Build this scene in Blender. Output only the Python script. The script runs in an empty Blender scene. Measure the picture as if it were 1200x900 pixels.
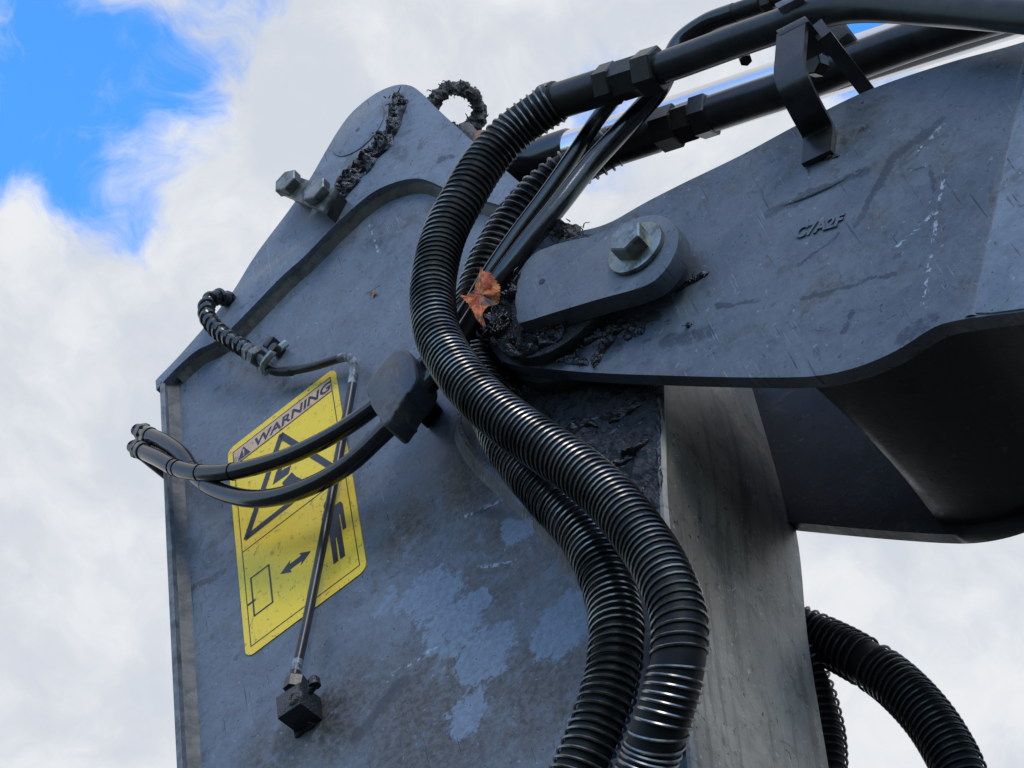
import bpy, bmesh, math, random
from mathutils import Vector, Matrix, noise
random.seed(7)
scene = bpy.context.scene
rad = math.radians

# ------------------------------------------------------------------ camera
F_PX = 2500.0                       # focal length for a 1200 px wide picture
PITCH = 45.5
CAM = Vector((0, 0, 1.6))
cam_d = bpy.data.cameras.new('Camera')
cam_d.sensor_width = 36; cam_d.lens = 36 * F_PX / 1200
cam_d.clip_start = 0.05; cam_d.clip_end = 2000
cam = bpy.data.objects.new('Camera', cam_d)
cam.location = CAM; cam.rotation_euler = (rad(90 + PITCH), 0, 0)
scene.collection.objects.link(cam); scene.camera = cam
CX = Vector((1, 0, 0))
CD = Vector((0, math.sin(rad(PITCH)), -math.cos(rad(PITCH))))   # image down
CF = Vector((0, math.cos(rad(PITCH)), math.sin(rad(PITCH))))    # forward

# ------------------------------------------------------------------ the arm's own frame (metres)
def c2w(v): return CX * v[0] + CD * v[1] + CF * v[2]
AU = c2w((0.7770, -0.5882, -0.2245)).normalized()      # across the arm
AN = -c2w((0.5953, 0.5719, 0.5619)).normalized()       # along the pins, out of the near side plate
AU = (AU - AN * AU.dot(AN)).normalized()
AV = AN.cross(AU).normalized()                         # up the arm
O = CAM + c2w(((350 - 600) / F_PX, (600 - 450) / F_PX, 1.0)) * 2.5
def W(p): return O + AU * p[0] + AV * p[1] + AN * p[2]
def L(x, y, n):                                        # a point of the survey: sight line (x, y) at height n over the side plate
    d = c2w(((x - 600) / F_PX, (y - 450) / F_PX, 1.0))
    t = (n - (CAM - O).dot(AN)) / d.dot(AN)
    q = CAM + d * t - O
    return Vector((q.dot(AU), q.dot(AV), n))

# ------------------------------------------------------------------ light
SUN_DIR = Vector((0.05, -0.82, 0.57)).normalized()     # towards the sun
sun_d = bpy.data.lights.new('Sun', 'SUN'); sun_d.energy = 1.0; sun_d.angle = rad(18); sun_d.color = (1.0, 0.93, 0.82)
sun = bpy.data.objects.new('Sun', sun_d)
sun.rotation_euler = SUN_DIR.to_track_quat('Z', 'Y').to_euler()
sun.location = (0, -6, 8); scene.collection.objects.link(sun)
scene.view_settings.view_transform = 'Standard'; scene.view_settings.look = 'None'
scene.cycles.max_bounces = 6; scene.cycles.diffuse_bounces = 3; scene.cycles.glossy_bounces = 3
scene.view_settings.gamma = 1; scene.view_settings.exposure = 0.22

SKY_TINT = (0.60, 1.50, 2.55)
world = bpy.data.worlds.new('World'); scene.world = world; world.use_nodes = True
class NT:
    """small wrapper to write node trees tersely"""
    def __init__(s, tree): s.t = tree; s.n = tree.nodes; s.l = tree.links
    def add(s, typ, ins=None, **kw):
        nd = s.n.new(typ)
        for k, v in kw.items(): setattr(nd, k, v)
        for k, v in (ins or {}).items(): s.set(nd.inputs[k], v)
        return nd
    def set(s, sock, v):
        if isinstance(v, bpy.types.NodeSocket): s.l.new(v, sock)
        else:
            if sock.type == 'RGBA' and len(v) == 3: v = (*v, 1)
            sock.default_value = v
    def m(s, op, a, b=0.0, c=None, clamp=False):
        nd = s.n.new('ShaderNodeMath'); nd.operation = op; nd.use_clamp = clamp
        s.set(nd.inputs[0], a); s.set(nd.inputs[1], b)
        if c is not None: s.set(nd.inputs[2], c)
        return nd.outputs[0]
    def vm(s, op, a, b=(0, 0, 0), out=0):
        nd = s.n.new('ShaderNodeVectorMath'); nd.operation = op
        s.set(nd.inputs[0], a)
        if op == 'SCALE': s.set(nd.inputs['Scale'], b)
        else: s.set(nd.inputs[1], b)
        return nd.outputs[out]
    def noise(s, vec, scale, detail=4, rough=0.55, dist=0.0, col=False):
        nd = s.add('ShaderNodeTexNoise', {'Vector': vec, 'Scale': scale, 'Detail': detail, 'Roughness': rough, 'Distortion': dist})
        return nd.outputs['Color' if col else 0]
    def ramp(s, f, a, b, lo=0.0, hi=1.0, smooth=True):
        nd = s.n.new('ShaderNodeMapRange'); nd.interpolation_type = 'SMOOTHSTEP' if smooth else 'LINEAR'
        for i, v in enumerate((f, a, b, lo, hi)): s.set(nd.inputs[i], v)
        return nd.outputs[0]
    def mix(s, f, a, b):
        nd = s.n.new('ShaderNodeMix'); nd.data_type = 'RGBA'
        s.set(nd.inputs[0], f); s.set(nd.inputs[6], a); s.set(nd.inputs[7], b)
        return nd.outputs[2]
    def map(s, vec, scale=(1, 1, 1), rot=(0, 0, 0), loc=(0, 0, 0)):
        return s.add('ShaderNodeMapping', {'Vector': vec, 'Scale': scale, 'Rotation': rot, 'Location': loc}).outputs[0]

w = NT(world.node_tree); w.n.clear()
sky = w.add('ShaderNodeTexSky', sky_type='NISHITA', sun_disc=False)
sky.sun_elevation = math.asin(SUN_DIR.z); sky.sun_rotation = math.atan2(SUN_DIR.x, SUN_DIR.y)
sky.air_density = 1.6; sky.dust_density = 0.3; sky.ozone_density = 3.0
dirv = w.add('ShaderNodeTexCoord').outputs['Generated']
warp = w.vm('SCALE', w.vm('SUBTRACT', w.noise(dirv, 9.0, 3, 0.6, 0.0, True), (0.5, 0.5, 0.5)), 0.10)
wd = w.vm('ADD', dirv, warp)
base = w.noise(w.map(wd, (1, 1, 1), loc=(3.1, 0.7, 1.9)), 2.6, 4, 0.58, 0.2)
fine = w.noise(wd, 17.0, 7, 0.64, 0.3)
cov = w.m('ADD', w.m('MULTIPLY', base, 0.45), w.m('MULTIPLY', fine, 0.55))
bank = w.ramp(w.vm('DOT_PRODUCT', dirv, (0.08, 0.70, 0.71), 1), 0.25, 0.90)     # a bank of cloud ahead, broken sky elsewhere
cov = w.m('ADD', cov, w.m('MULTIPLY', bank, 0.20))
def gap(px, py, size, depth):        # an opening in the cloud where the photograph shows one
    d = c2w(((px - 600) / F_PX, (py - 450) / F_PX, 1.0)).normalized()
    return w.m('MULTIPLY', w.ramp(w.vm('DISTANCE', wd, tuple(d), 1), 0.0, size, 1, 0), depth)
for g in ((0, 10, 0.13, 0.27), (80, 120, 0.115, 0.25), (150, 255, 0.058, 0.23), (300, -40, 0.07, 0.17), (985, 20, 0.075, 0.42), (700, 150, 0.05, 0.22)):
    cov = w.m('SUBTRACT', cov, gap(*g))
cmask = w.ramp(cov, 0.38, 0.59)
thick = w.ramp(w.noise(w.map(wd, (1, 1, 1), loc=(9, 4, 2)), 9.5, 6, 0.62), 0.36, 0.64)
ccol = w.mix(thick, (4.0, 4.25, 4.7), (5.15, 5.25, 5.4))
scol = w.vm('MULTIPLY', sky.outputs[0], SKY_TINT)
bg = w.add('ShaderNodeBackground', {'Color': w.mix(cmask, scol, ccol), 'Strength': 0.14})
wo = w.add('ShaderNodeOutputWorld'); w.l.new(bg.outputs[0], wo.inputs[0])

# ------------------------------------------------------------------ materials
def new_mat(name):
    m = bpy.data.materials.new(name); m.use_nodes = True
    t = NT(m.node_tree); t.n.clear()
    b = t.add('ShaderNodeBsdfPrincipled'); o = t.add('ShaderNodeOutputMaterial')
    t.l.new(b.outputs[0], o.inputs[0])
    pc = t.add('ShaderNodeAttribute', attribute_name='pc').outputs['Vector']
    return m, t, b, pc
def bump(t, b, h, strength, dist):
    nd = t.add('ShaderNodeBump', {'Height': h, 'Strength': strength, 'Distance': dist})
    t.l.new(nd.outputs[0], b.inputs['Normal'])
def seg_mask(t, p, a, bb, wid, soft=0.6):
    """streak from a to b (arm coordinates), width wid"""
    a = Vector(a); bb = Vector(bb); ab = bb - a; l2 = ab.dot(ab)
    pa = t.vm('SUBTRACT', p, tuple(a))
    h = t.m('DIVIDE', t.vm('DOT_PRODUCT', pa, tuple(ab), 1), l2, clamp=True)
    q = t.vm('SCALE', tuple(ab), h)
    d = t.vm('LENGTH', t.vm('SUBTRACT', pa, q), (0, 0, 0), 1)
    return t.ramp(d, wid * (1 - soft), wid, 1, 0)
def blob_mask(t, p, c, r, soft=0.5):
    d = t.vm('DISTANCE', p, tuple(c), 1)
    return t.ramp(d, r * (1 - soft), r, 1, 0)
def mx(t, lst):
    o = lst[0]
    for k in lst[1:]: o = t.m('MAXIMUM', o, k)
    return o

def paint_mat(name, base=(0.115, 0.145, 0.19), dirt=0.5, seed=0.0, grime_blobs=(), clean_blobs=(), dark_streaks=(), white_streaks=(), chips=1.0, rough=0.44):
    m, t, b, pc0 = new_mat(name)
    p = t.vm('ADD', pc0, (seed, seed * 1.7, seed * 0.3))
    wcol = t.noise(p, 34, 4, 0.7, 0, True)
    wv = t.vm('MULTIPLY', t.vm('SCALE', t.vm('SUBTRACT', wcol, (0.5, 0.5, 0.5)), 0.05), (1, 1, 0))
    flat = t.vm('MULTIPLY', pc0, (1, 1, 0))
    pw = t.vm('ADD', flat, wv)
    big = t.noise(p, 6.0, 3, 0.6, 0.4)
    med = t.noise(p, 26, 6, 0.72, 0.6)
    sm = t.noise(t.map(p, (1, 1, 1), loc=(2, 7, 1)), 130, 4, 0.68, 0.4)
    # weathered paint: chalky film, duller areas, fine mottling
    film = t.ramp(t.noise(t.map(p, (1, 1, 1), loc=(4, 1, 0)), 15, 6, 0.72, 0.5), 0.40, 0.62)
    mott = t.m('ADD', t.m('MULTIPLY', film, 0.6), t.m('MULTIPLY', t.ramp(sm, 0.35, 0.65), 0.4))
    col = t.mix(mott, tuple(x * 0.72 for x in base), tuple(min(1, x * 1.25) for x in base))
    # brown dried dirt
    dm = t.m('ADD', t.m('MULTIPLY', big, 0.45), t.m('MULTIPLY', med, 0.55))
    gr = t.m('MULTIPLY', t.ramp(dm, 0.60 - 0.16 * dirt, 0.66 - 0.08 * dirt), min(1.0, 0.35 + dirt * 0.6))
    if grime_blobs:
        gb = mx(t, [blob_mask(t, pw, (c[0], c[1], 0), r, 0.75) for c, r in grime_blobs])
        gr = t.m('MAXIMUM', gr, t.m('MULTIPLY', gb, t.ramp(med, 0.33, 0.52)))
    if clean_blobs:
        cb = mx(t, [blob_mask(t, pw, (c[0], c[1], 0), r * 1.25, 0.75) for c, r in clean_blobs])
        rag = t.m('ADD', t.m('MULTIPLY', t.m('SUBTRACT', med, 0.5), 1.5), t.m('MULTIPLY', t.m('SUBTRACT', sm, 0.5), 1.2))
        cb = t.ramp(t.m('ADD', cb, rag), 0.30, 0.68)
        gr = t.m('MULTIPLY', gr, t.m('SUBTRACT', 1.0, t.m('MULTIPLY', cb, 0.92)))
        cl_ = t.mix(t.ramp(sm, 0.35, 0.65), (base[0] * 1.05, base[1] * 1.15, base[2] * 1.30), (base[0] * 1.55, base[1] * 1.72, base[2] * 1.88))
        col = t.mix(t.m('MULTIPLY', cb, 0.9), col, cl_)
    dirtc = t.mix(t.ramp(sm, 0.35, 0.65), (0.040, 0.034, 0.030), (0.105, 0.095, 0.086))
    col = t.mix(gr, col, dirtc)
    # dark oily spots and specks
    spots = t.m('MULTIPLY', t.ramp(t.noise(p, 60, 5, 0.72, 0.9), 0.59, 0.65), 0.62)
    sp2 = t.ramp(sm, 0.645, 0.68)
    dsc = t.ramp(t.noise(t.map(p, (260, 10, 9), rot=(0, 0, 0.95), loc=(7, 2, 0)), 1.0, 3, 0.6), 0.66, 0.71)
    dk = t.m('MULTIPLY', mx(t, [spots, sp2, dsc]), 0.8)
    if dark_streaks:
        pw2 = t.vm('ADD', flat, t.vm('SCALE', wv, 0.5))
        ds = mx(t, [seg_mask(t, pw2, (a[0], a[1], 0), (q[0], q[1], 0), wd_, 0.85) for a, q, wd_ in dark_streaks])
        ds = t.ramp(t.m('ADD', ds, t.m('ADD', t.m('MULTIPLY', t.m('SUBTRACT', sm, 0.5), 1.8), t.m('MULTIPLY', t.m('SUBTRACT', med, 0.5), 1.6))), 0.40, 1.0)
        dk = t.m('MAXIMUM', dk, t.m('MULTIPLY', ds, 0.75))
    col = t.mix(dk, col, (0.020, 0.019, 0.021))
    # pale scratches
    s1 = t.ramp(t.noise(t.map(p, (420, 22, 9), rot=(0, 0, 0.7)), 1.0, 2, 0.6), 0.66, 0.70)
    s2 = t.ramp(t.noise(t.map(p, (380, 14, 9), rot=(0, 0, -0.75), loc=(3, 1, 0)), 1.0, 2, 0.6), 0.67, 0.71)
    s3 = t.ramp(t.noise(t.map(p, (300, 16, 9), rot=(0, 0, 1.5), loc=(1, 5, 0)), 1.0, 2, 0.6), 0.69, 0.72)
    sc = t.m('MULTIPLY', mx(t, [s1, s2, s3]), t.ramp(t.noise(t.map(p, (1, 1, 1), loc=(6, 6, 2)), 7.5, 3, 0.6), 0.50, 0.66))
    fleck = t.ramp(t.noise(t.map(p, (1, 1, 1), loc=(5, 3, 1)), 115, 3, 0.65), 0.66, 0.69)
    wh = t.m('MAXIMUM', t.m('MULTIPLY', sc, 0.40 * chips), t.m('MULTIPLY', fleck, 0.35 * chips))
    if white_streaks:
        pw3 = t.vm('ADD', flat, t.vm('SCALE', wv, 0.14))
        ws = mx(t, [seg_mask(t, pw3, (a[0], a[1], 0), (q[0], q[1], 0), wd_, 0.5) for a, q, wd_ in white_streaks])
        wh = t.m('MAXIMUM', wh, t.m('MULTIPLY', t.m('MULTIPLY', ws, t.ramp(sm, 0.50, 0.57)), 0.8))
    col = t.mix(wh, col, (0.40, 0.44, 0.49))
    t.set(b.inputs['Base Color'], col)
    ro = t.m('ADD', rough - 0.24, t.m('ADD', t.m('MULTIPLY', film, 0.20), t.m('MULTIPLY', med, 0.24)))
    t.set(b.inputs['Roughness'], t.m('MAXIMUM', 0.12, t.m('SUBTRACT', ro, t.m('MULTIPLY', dk, 0.20))))
    h = t.m('ADD', t.m('MULTIPLY', med, 0.7), t.m('MULTIPLY', sm, 0.25))
    bump(t, b, h, 0.5, 0.0013)
    return m

def simple_mat(name, c, rough=0.5, metal=0.0, var=0.35, scale=60, bmp=0.3, dist=0.001, c2=None, dirt=0.0, spec=0.5, streak=None):
    m, t, b, pc = new_mat(name)
    n1 = t.noise(pc, scale, 6, 0.65, 0.3); n2 = t.noise(pc, scale * 5, 4, 0.6)
    c2 = c2 or tuple(x * (1 - var) for x in c)
    col = t.mix(t.ramp(n1, 0.35, 0.65), c, c2)
    if dirt:
        dm = t.m('MULTIPLY', t.ramp(t.noise(t.map(pc, (1, 1, 1), loc=(3, 3, 3)), scale * 0.6, 6, 0.7), 0.5, 0.62), dirt)
        col = t.mix(dm, col, (0.03, 0.027, 0.025))
    t.set(b.inputs['Base Color'], col)
    t.set(b.inputs['Roughness'], t.m('MAXIMUM', 0.02, t.m('ADD', rough - 0.1, t.m('MULTIPLY', n1, 0.2))))
    b.inputs['Metallic'].default_value = metal
    b.inputs['Specular IOR Level'].default_value = spec
    if bmp: bump(t, b, t.m('ADD', t.m('MULTIPLY', n1, 0.6), t.m('MULTIPLY', n2, 0.4)), bmp, dist)
    return m

P2 = lambda x, y, n=0.0: tuple(L(x, y, n)[:2])
M = {}
M['arm'] = paint_mat('arm_paint', (0.125, 0.145, 0.178), 0.55, 0.0,
    grime_blobs=[(P2(600, 640), 0.15), (P2(520, 830), 0.17), (P2(400, 840), 0.10), (P2(640, 800), 0.13), (P2(560, 560), 0.10), (P2(330, 880), 0.08), (P2(700, 620), 0.12), (P2(480, 620), 0.07)],
    clean_blobs=[(P2(505, 700), 0.050), (P2(532, 735), 0.048), (P2(570, 765), 0.046), (P2(658, 735), 0.048), (P2(548, 835), 0.034), (P2(610, 615), 0.028), (P2(452, 705), 0.018), (P2(690, 850), 0.03), (P2(560, 705), 0.02)],
    white_streaks=[(P2(433, 264), P2(444, 296), 0.0018), (P2(460, 790), P2(512, 757), 0.003), (P2(560, 665), P2(600, 660), 0.003), (P2(545, 605), P2(590, 585), 0.003)],
    dark_streaks=[(P2(470, 800), P2(420, 860), 0.02), (P2(560, 600), P2(640, 605), 0.012), (P2(225, 690), P2(260, 670), 0.012), (P2(215, 560), P2(235, 540), 0.008), (P2(430, 345), P2(445, 335), 0.004)])
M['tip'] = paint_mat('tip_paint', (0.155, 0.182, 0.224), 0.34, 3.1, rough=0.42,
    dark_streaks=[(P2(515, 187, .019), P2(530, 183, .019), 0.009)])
M['boom'] = paint_mat('boom_paint', (0.094, 0.109, 0.132), 0.56, 7.7,
    dark_streaks=[(P2(1105, 140, .055), P2(1050, 185, .055), 0.010), (P2(1050, 185, .055), P2(1003, 262, .055), 0.010), (P2(985, 275, .055), P2(935, 312, .055), 0.006),
                  (P2(900, 250, .055), P2(1015, 200, .055), 0.012), (P2(1065, 198, .055), P2(1090, 196, .055), 0.0035), (P2(1090, 196, .055), P2(1094, 224, .055), 0.0035),
                  (P2(840, 358, .055), P2(890, 352, .055), 0.006), (P2(940, 350, .055), P2(1050, 320, .055), 0.005), (P2(990, 385, .055), P2(1000, 365, .055), 0.008),
                  (P2(1060, 395, .055), P2(1090, 375, .055), 0.02), (P2(780, 400, .055), P2(830, 390, .055), 0.02), (P2(640, 424, .055), P2(720, 405, .055), 0.030), (P2(690, 390, .055), P2(765, 372, .055), 0.022)],
    white_streaks=[(P2(1102, 150, .055), P2(1078, 175, .055), 0.003), (P2(1108, 195, .055), P2(1080, 360, .055), 0.0028), (P2(1095, 250, .055), P2(1050, 290, .055), 0.0028)])
M['flag'] = paint_mat('keeper_paint', (0.098, 0.112, 0.134), 0.34, 12.3, chips=0.5)
M['fork'] = paint_mat('fork_shade_paint', (0.050, 0.060, 0.078), 0.75, 15.3, chips=0.3)  # inner and far faces' shade put into a darker base; saddle shares it
M['under'] = paint_mat('boom_underside_shade', (0.011, 0.012, 0.015), 0.25, 19.3, chips=0.3)  # near-black base: shade beneath the boom put into the colour
M['weld'] = simple_mat('weld_grime', (0.135, 0.120, 0.105), 0.5, 0, 0.5, 50, 0.6, 0.002, c2=(0.065, 0.058, 0.053))
M['rim'] = simple_mat('scuffed_edge_paint', (0.16, 0.175, 0.19), 0.45, 0, 0.4, 60, 0.5, 0.001, dirt=0.6)

def belly_mat():
    m, t, b, p = new_mat('belly_worn_steel')
    n1 = t.noise(p, 9, 8, 0.66, 0.6); n2 = t.noise(t.map(p, (1, 1, 1), loc=(3, 1, 5)), 40, 7, 0.7, 0.5)
    col = t.mix(t.ramp(n1, 0.34, 0.64), (0.36, 0.325, 0.27), (0.22, 0.20, 0.17))
    col = t.mix(t.m('MULTIPLY', t.ramp(n2, 0.54, 0.66), 0.55), col, (0.070, 0.064, 0.058))
    col = t.mix(t.ramp(t.noise(t.map(p, (1, 1, 1), loc=(8, 1, 5)), 85, 5, 0.7, 0.2), 0.63, 0.66), col, (0.03, 0.028, 0.028))
    run = t.ramp(t.noise(t.map(p, (3, 5, 60)), 1.0, 5, 0.65, 0.6), 0.50, 0.64)
    col = t.mix(t.m('MULTIPLY', run, 0.55), col, (0.085, 0.072, 0.058))
    st = t.add('ShaderNodeTexVoronoi', {'Vector': t.map(p, (1, 5, 26), rot=(0.55, 0, 0)), 'Scale': 5.5}, feature='DISTANCE_TO_EDGE').outputs['Distance']
    s1 = t.m('MULTIPLY', t.ramp(st, 0, 0.03, 1, 0), t.ramp(t.noise(p, 22, 5, 0.6), 0.50, 0.64))
    st2 = t.add('ShaderNodeTexVoronoi', {'Vector': t.map(p, (1, 7, 33), rot=(-0.9, 0, 0), loc=(0, 2, 4)), 'Scale': 6.5}, feature='DISTANCE_TO_EDGE').outputs['Distance']
    s2 = t.m('MULTIPLY', t.ramp(st2, 0, 0.025, 1, 0), t.ramp(t.noise(t.map(p, (1, 1, 1), loc=(4, 4, 0)), 20, 5, 0.6), 0.54, 0.66))
    s = t.m('MAXIMUM', s1, s2)
    col = t.mix(t.m('MULTIPLY', s, 0.75), col, (0.55, 0.49, 0.46))
    fl = t.ramp(t.noise(t.map(p, (1, 1, 1), loc=(6, 3, 2)), 140, 4, 0.6), 0.645, 0.67)
    col = t.mix(t.m('MULTIPLY', fl, 0.6), col, (0.52, 0.51, 0.48))
    t.set(b.inputs['Base Color'], col)
    b.inputs['Metallic'].default_value = 0.15
    t.set(b.inputs['Roughness'], t.m('ADD', 0.36, t.m('MULTIPLY', n2, 0.22)))
    bump(t, b, t.m('SUBTRACT', n2, t.m('MULTIPLY', s, 0.5)), 0.4, 0.0018)
    return m
M['belly'] = belly_mat()
M['grease'] = simple_mat('old_grease', (0.006, 0.005, 0.008), 0.15, 0, 0.5, 90, 0.5, 0.005, c2=(0.018, 0.014, 0.019), spec=0.55)
M['grease_film'] = simple_mat('grease_film', (0.016, 0.017, 0.022), 0.20, 0, 0.4, 55, 0.9, 0.008, c2=(0.020, 0.021, 0.027), spec=0.5)
M['dry_grease'] = simple_mat('dry_grease', (0.060, 0.046, 0.044), 0.55, 0, 0.5, 110, 1.0, 0.006, c2=(0.16, 0.14, 0.13))
M['rubber'] = simple_mat('black_rubber', (0.005, 0.005, 0.006), 0.55, 0, 0.4, 40, 0.3, 0.001, c2=(0.010, 0.010, 0.010), spec=0.2)
M['gloss_rubber'] = simple_mat('oily_black_rubber', (0.005, 0.005, 0.006), 0.17, 0, 0.3, 90, 0.22, 0.0005, c2=(0.010, 0.010, 0.011), spec=0.7)
M['spring'] = simple_mat('spring_steel', (0.28, 0.27, 0.26), 0.30, 0.9, 0.5, 14, 0.2, 0.0005, c2=(0.055, 0.050, 0.048))
M['spring_oily'] = simple_mat('oily_spring_steel', (0.07, 0.065, 0.065), 0.34, 0.6, 0.5, 35, 0.3, 0.0006, c2=(0.03, 0.03, 0.032))
M['zinc'] = simple_mat('zinc_plated_steel', (0.27, 0.285, 0.27), 0.32, 0.8, 0.4, 70, 0.4, 0.0008, c2=(0.19, 0.20, 0.17), dirt=0.6)
M['zinc_dull'] = simple_mat('dull_fitting_steel', (0.20, 0.195, 0.18), 0.45, 0.5, 0.5, 70, 0.4, 0.0008, c2=(0.07, 0.065, 0.058), dirt=0.5)
M['fitting'] = simple_mat('grimy_fitting', (0.034, 0.030, 0.026), 0.36, 0.3, 0.5, 60, 0.5, 0.0012, c2=(0.025, 0.024, 0.023))
M['pipe'] = simple_mat('black_painted_pipe', (0.018, 0.019, 0.022), 0.30, 0, 0.4, 32, 0.25, 0.001, c2=(0.040, 0.038, 0.036), dirt=0.4, spec=0.4)
M['hosegrey'] = simple_mat('dusty_hose', (0.050, 0.049, 0.048), 0.48, 0, 0.5, 30, 0.35, 0.001, c2=(0.022, 0.022, 0.023))
M['chrome'] = simple_mat('chrome', (0.72, 0.72, 0.73), 0.14, 1.0, 0.05, 8, 0.03, 0.0006)
M['leaf'] = simple_mat('maple_leaf', (0.62, 0.19, 0.015), 0.5, 0, 0.4, 95, 0.8, 0.003, c2=(0.40, 0.04, 0.012), dirt=0.95)
M['rustleaf'] = simple_mat('dry_leaf', (0.45, 0.20, 0.06), 0.6, 0, 0.4, 110, 0.6, 0.002, c2=(0.18, 0.07, 0.03))
M['black'] = simple_mat('printed_black', (0.018, 0.022, 0.040), 0.45, 0, 0.4, 80, 0.1, 0.0005, c2=(0.03, 0.035, 0.055))
M['foam'] = simple_mat('rubber_clamp_foam', (0.030, 0.028, 0.028), 0.75, 0, 0.4, 120, 1.0, 0.004, c2=(0.05, 0.047, 0.045))
M['chippaint'] = simple_mat('chipped_white_paint', (0.35, 0.38, 0.42), 0.5, 0, 0.3, 60, 0.4, 0.001, c2=(0.03, 0.03, 0.034))
M['tin'] = simple_mat('pale_clip_steel', (0.34, 0.42, 0.44), 0.45, 0.3, 0.4, 70, 0.3, 0.0008, c2=(0.18, 0.24, 0.26), dirt=0.4)

def sticker_mat(name, c, c2):
    m, t, b, p = new_mat(name)
    n1 = t.noise(p, 14, 6, 0.6, 0.4); n2 = t.noise(p, 75, 6, 0.7, 0.6)
    col = t.mix(t.ramp(n1, 0.38, 0.62), c, c2)
    st = t.noise(t.map(p, (150, 30, 1), rot=(0, 0, -0.5)), 1.0, 5, 0.7)
    col = t.mix(t.m('MULTIPLY', t.ramp(st, 0.56, 0.72), 0.3), col, (0.13, 0.11, 0.05))
    col = t.mix(t.m('MULTIPLY', t.ramp(n2, 0.57, 0.66), 0.55), col, (0.09, 0.07, 0.045))
    fl = t.ramp(t.noise(t.map(p, (1, 1, 1), loc=(6, 3, 2)), 160, 3, 0.6), 0.66, 0.70)
    col = t.mix(t.m('MULTIPLY', fl, 0.7), col, (0.05, 0.045, 0.04))
    t.set(b.inputs['Base Color'], col); b.inputs['Roughness'].default_value = 0.5
    bump(t, b, n2, 0.15, 0.0006)
    return m
M['yellow'] = sticker_mat('sticker_yellow', (1.0, 0.66, 0.030), (0.95, 0.62, 0.045))
M['orange'] = sticker_mat('sticker_orange', (0.75, 0.45, 0.27), (0.62, 0.40, 0.27))
gm, gt, gb, gp = new_mat('yard_gravel')
gw = gt.add('ShaderNodeTexCoord').outputs['Object']
gt.set(gb.inputs['Base Color'], gt.mix(gt.noise(gw, 30, 6, 0.7), (0.035, 0.032, 0.028), (0.075, 0.068, 0.058)))
gb.inputs['Roughness'].default_value = 0.9
bump(gt, gb, gt.noise(gw, 60, 6, 0.7), 0.8, 0.02)
M['ground'] = gm

# ------------------------------------------------------------------ object helpers
COL = scene.collection
def tag(o, label, cat, group=None, kind=None):
    if label: o['label'] = label
    if cat: o['category'] = cat
    if group: o['group'] = group
    if kind: o['kind'] = kind
    return o
def thing(name, base_local, label, cat, group=None):
    e = bpy.data.objects.new(name, None); e.empty_display_size = 0.05
    e.location = W(base_local); COL.objects.link(e)
    return tag(e, label, cat, group)
def world_origin(o):
    v = Vector((0, 0, 0))
    while o is not None: v = v + o.location; o = o.parent
    return v
def mesh_obj(name, verts, faces, mat, parent=None, smooth=True, angle=40):
    """verts in the arm frame; becomes one object, with arm coordinates kept in attribute pc for the materials"""
    wv = [W(v) for v in verts]
    if parent is not None: org = world_origin(parent)
    else:
        org = Vector((sum(v.x for v in wv) / len(wv), sum(v.y for v in wv) / len(wv), min(v.z for v in wv)))
    me = bpy.data.meshes.new(name)
    me.from_pydata([tuple(v - org) for v in wv], [], [tuple(f) for f in faces])
    at = me.attributes.new('pc', 'FLOAT_VECTOR', 'POINT')
    at.data.foreach_set('vector', [c for v in verts for c in v])
    bm = bmesh.new(); bm.from_mesh(me)
    bmesh.ops.recalc_face_normals(bm, faces=bm.faces)
    if smooth:
        for f in bm.faces: f.smooth = True
        ca = math.cos(rad(angle))
        for e in bm.edges:
            if len(e.link_faces) == 2 and e.link_faces[0].normal.dot(e.link_faces[1].normal) < ca: e.smooth = False
    bm.to_mesh(me); bm.free()
    me.materials.append(M[mat] if isinstance(mat, str) else mat)
    o = bpy.data.objects.new(name, me); COL.objects.link(o)
    if parent is not None: o.parent = parent
    else: o.location = org
    return o
def from_bm(bm):
    bm.verts.ensure_lookup_table(); bm.verts.index_update()
    v = [Vector(q.co) for q in bm.verts]; f = [[q.index for q in fc.verts] for fc in bm.faces]; bm.free()
    return v, f
class Mesh:
    """collects shapes that belong to ONE part"""
    def __init__(s): s.v = []; s.f = []
    def add(s, vf):
        k = len(s.v); s.v += vf[0]; s.f += [[i + k for i in f] for f in vf[1]]; return s
    def build(s, name, mat, parent=None, **kw): return mesh_obj(name, s.v, s.f, mat, parent, **kw)

def catmull(pts, step):
    pts = [Vector(p) for p in pts]
    P = [pts[0] * 2 - pts[1]] + pts + [pts[-1] * 2 - pts[-2]]
    dense = []
    for i in range(1, len(P) - 2):
        a, b, c, d = P[i - 1:i + 3]
        for k in range(24):
            t = k / 24
            dense.append(0.5 * ((2 * b) + (c - a) * t + (2 * a - 5 * b + 4 * c - d) * t * t + (3 * b - a - 3 * c + d) * t ** 3))
    dense.append(pts[-1])
    acc = [0.0]
    for i in range(1, len(dense)): acc.append(acc[-1] + (dense[i] - dense[i - 1]).length)
    n = max(2, int(round(acc[-1] / step))); out = []; j = 0
    for k in range(n + 1):
        s = acc[-1] * k / n
        while j < len(acc) - 2 and acc[j + 1] < s: j += 1
        d = acc[j + 1] - acc[j]
        out.append(dense[j].lerp(dense[j + 1], 0 if d == 0 else (s - acc[j]) / d))
    return out
def frames(path):
    T = []
    for i in range(len(path)):
        a = path[max(0, i - 1)]; b = path[min(len(path) - 1, i + 1)]; T.append((b - a).normalized())
    ref = Vector((0, 0, 1)) if abs(T[0].z) < 0.9 else Vector((1, 0, 0))
    A = [(ref - T[0] * ref.dot(T[0])).normalized()]
    for i in range(1, len(path)):
        a = A[-1]; A.append((a - T[i] * a.dot(T[i])).normalized())
    return T, A, [T[i].cross(A[i]) for i in range(len(path))]
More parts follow.
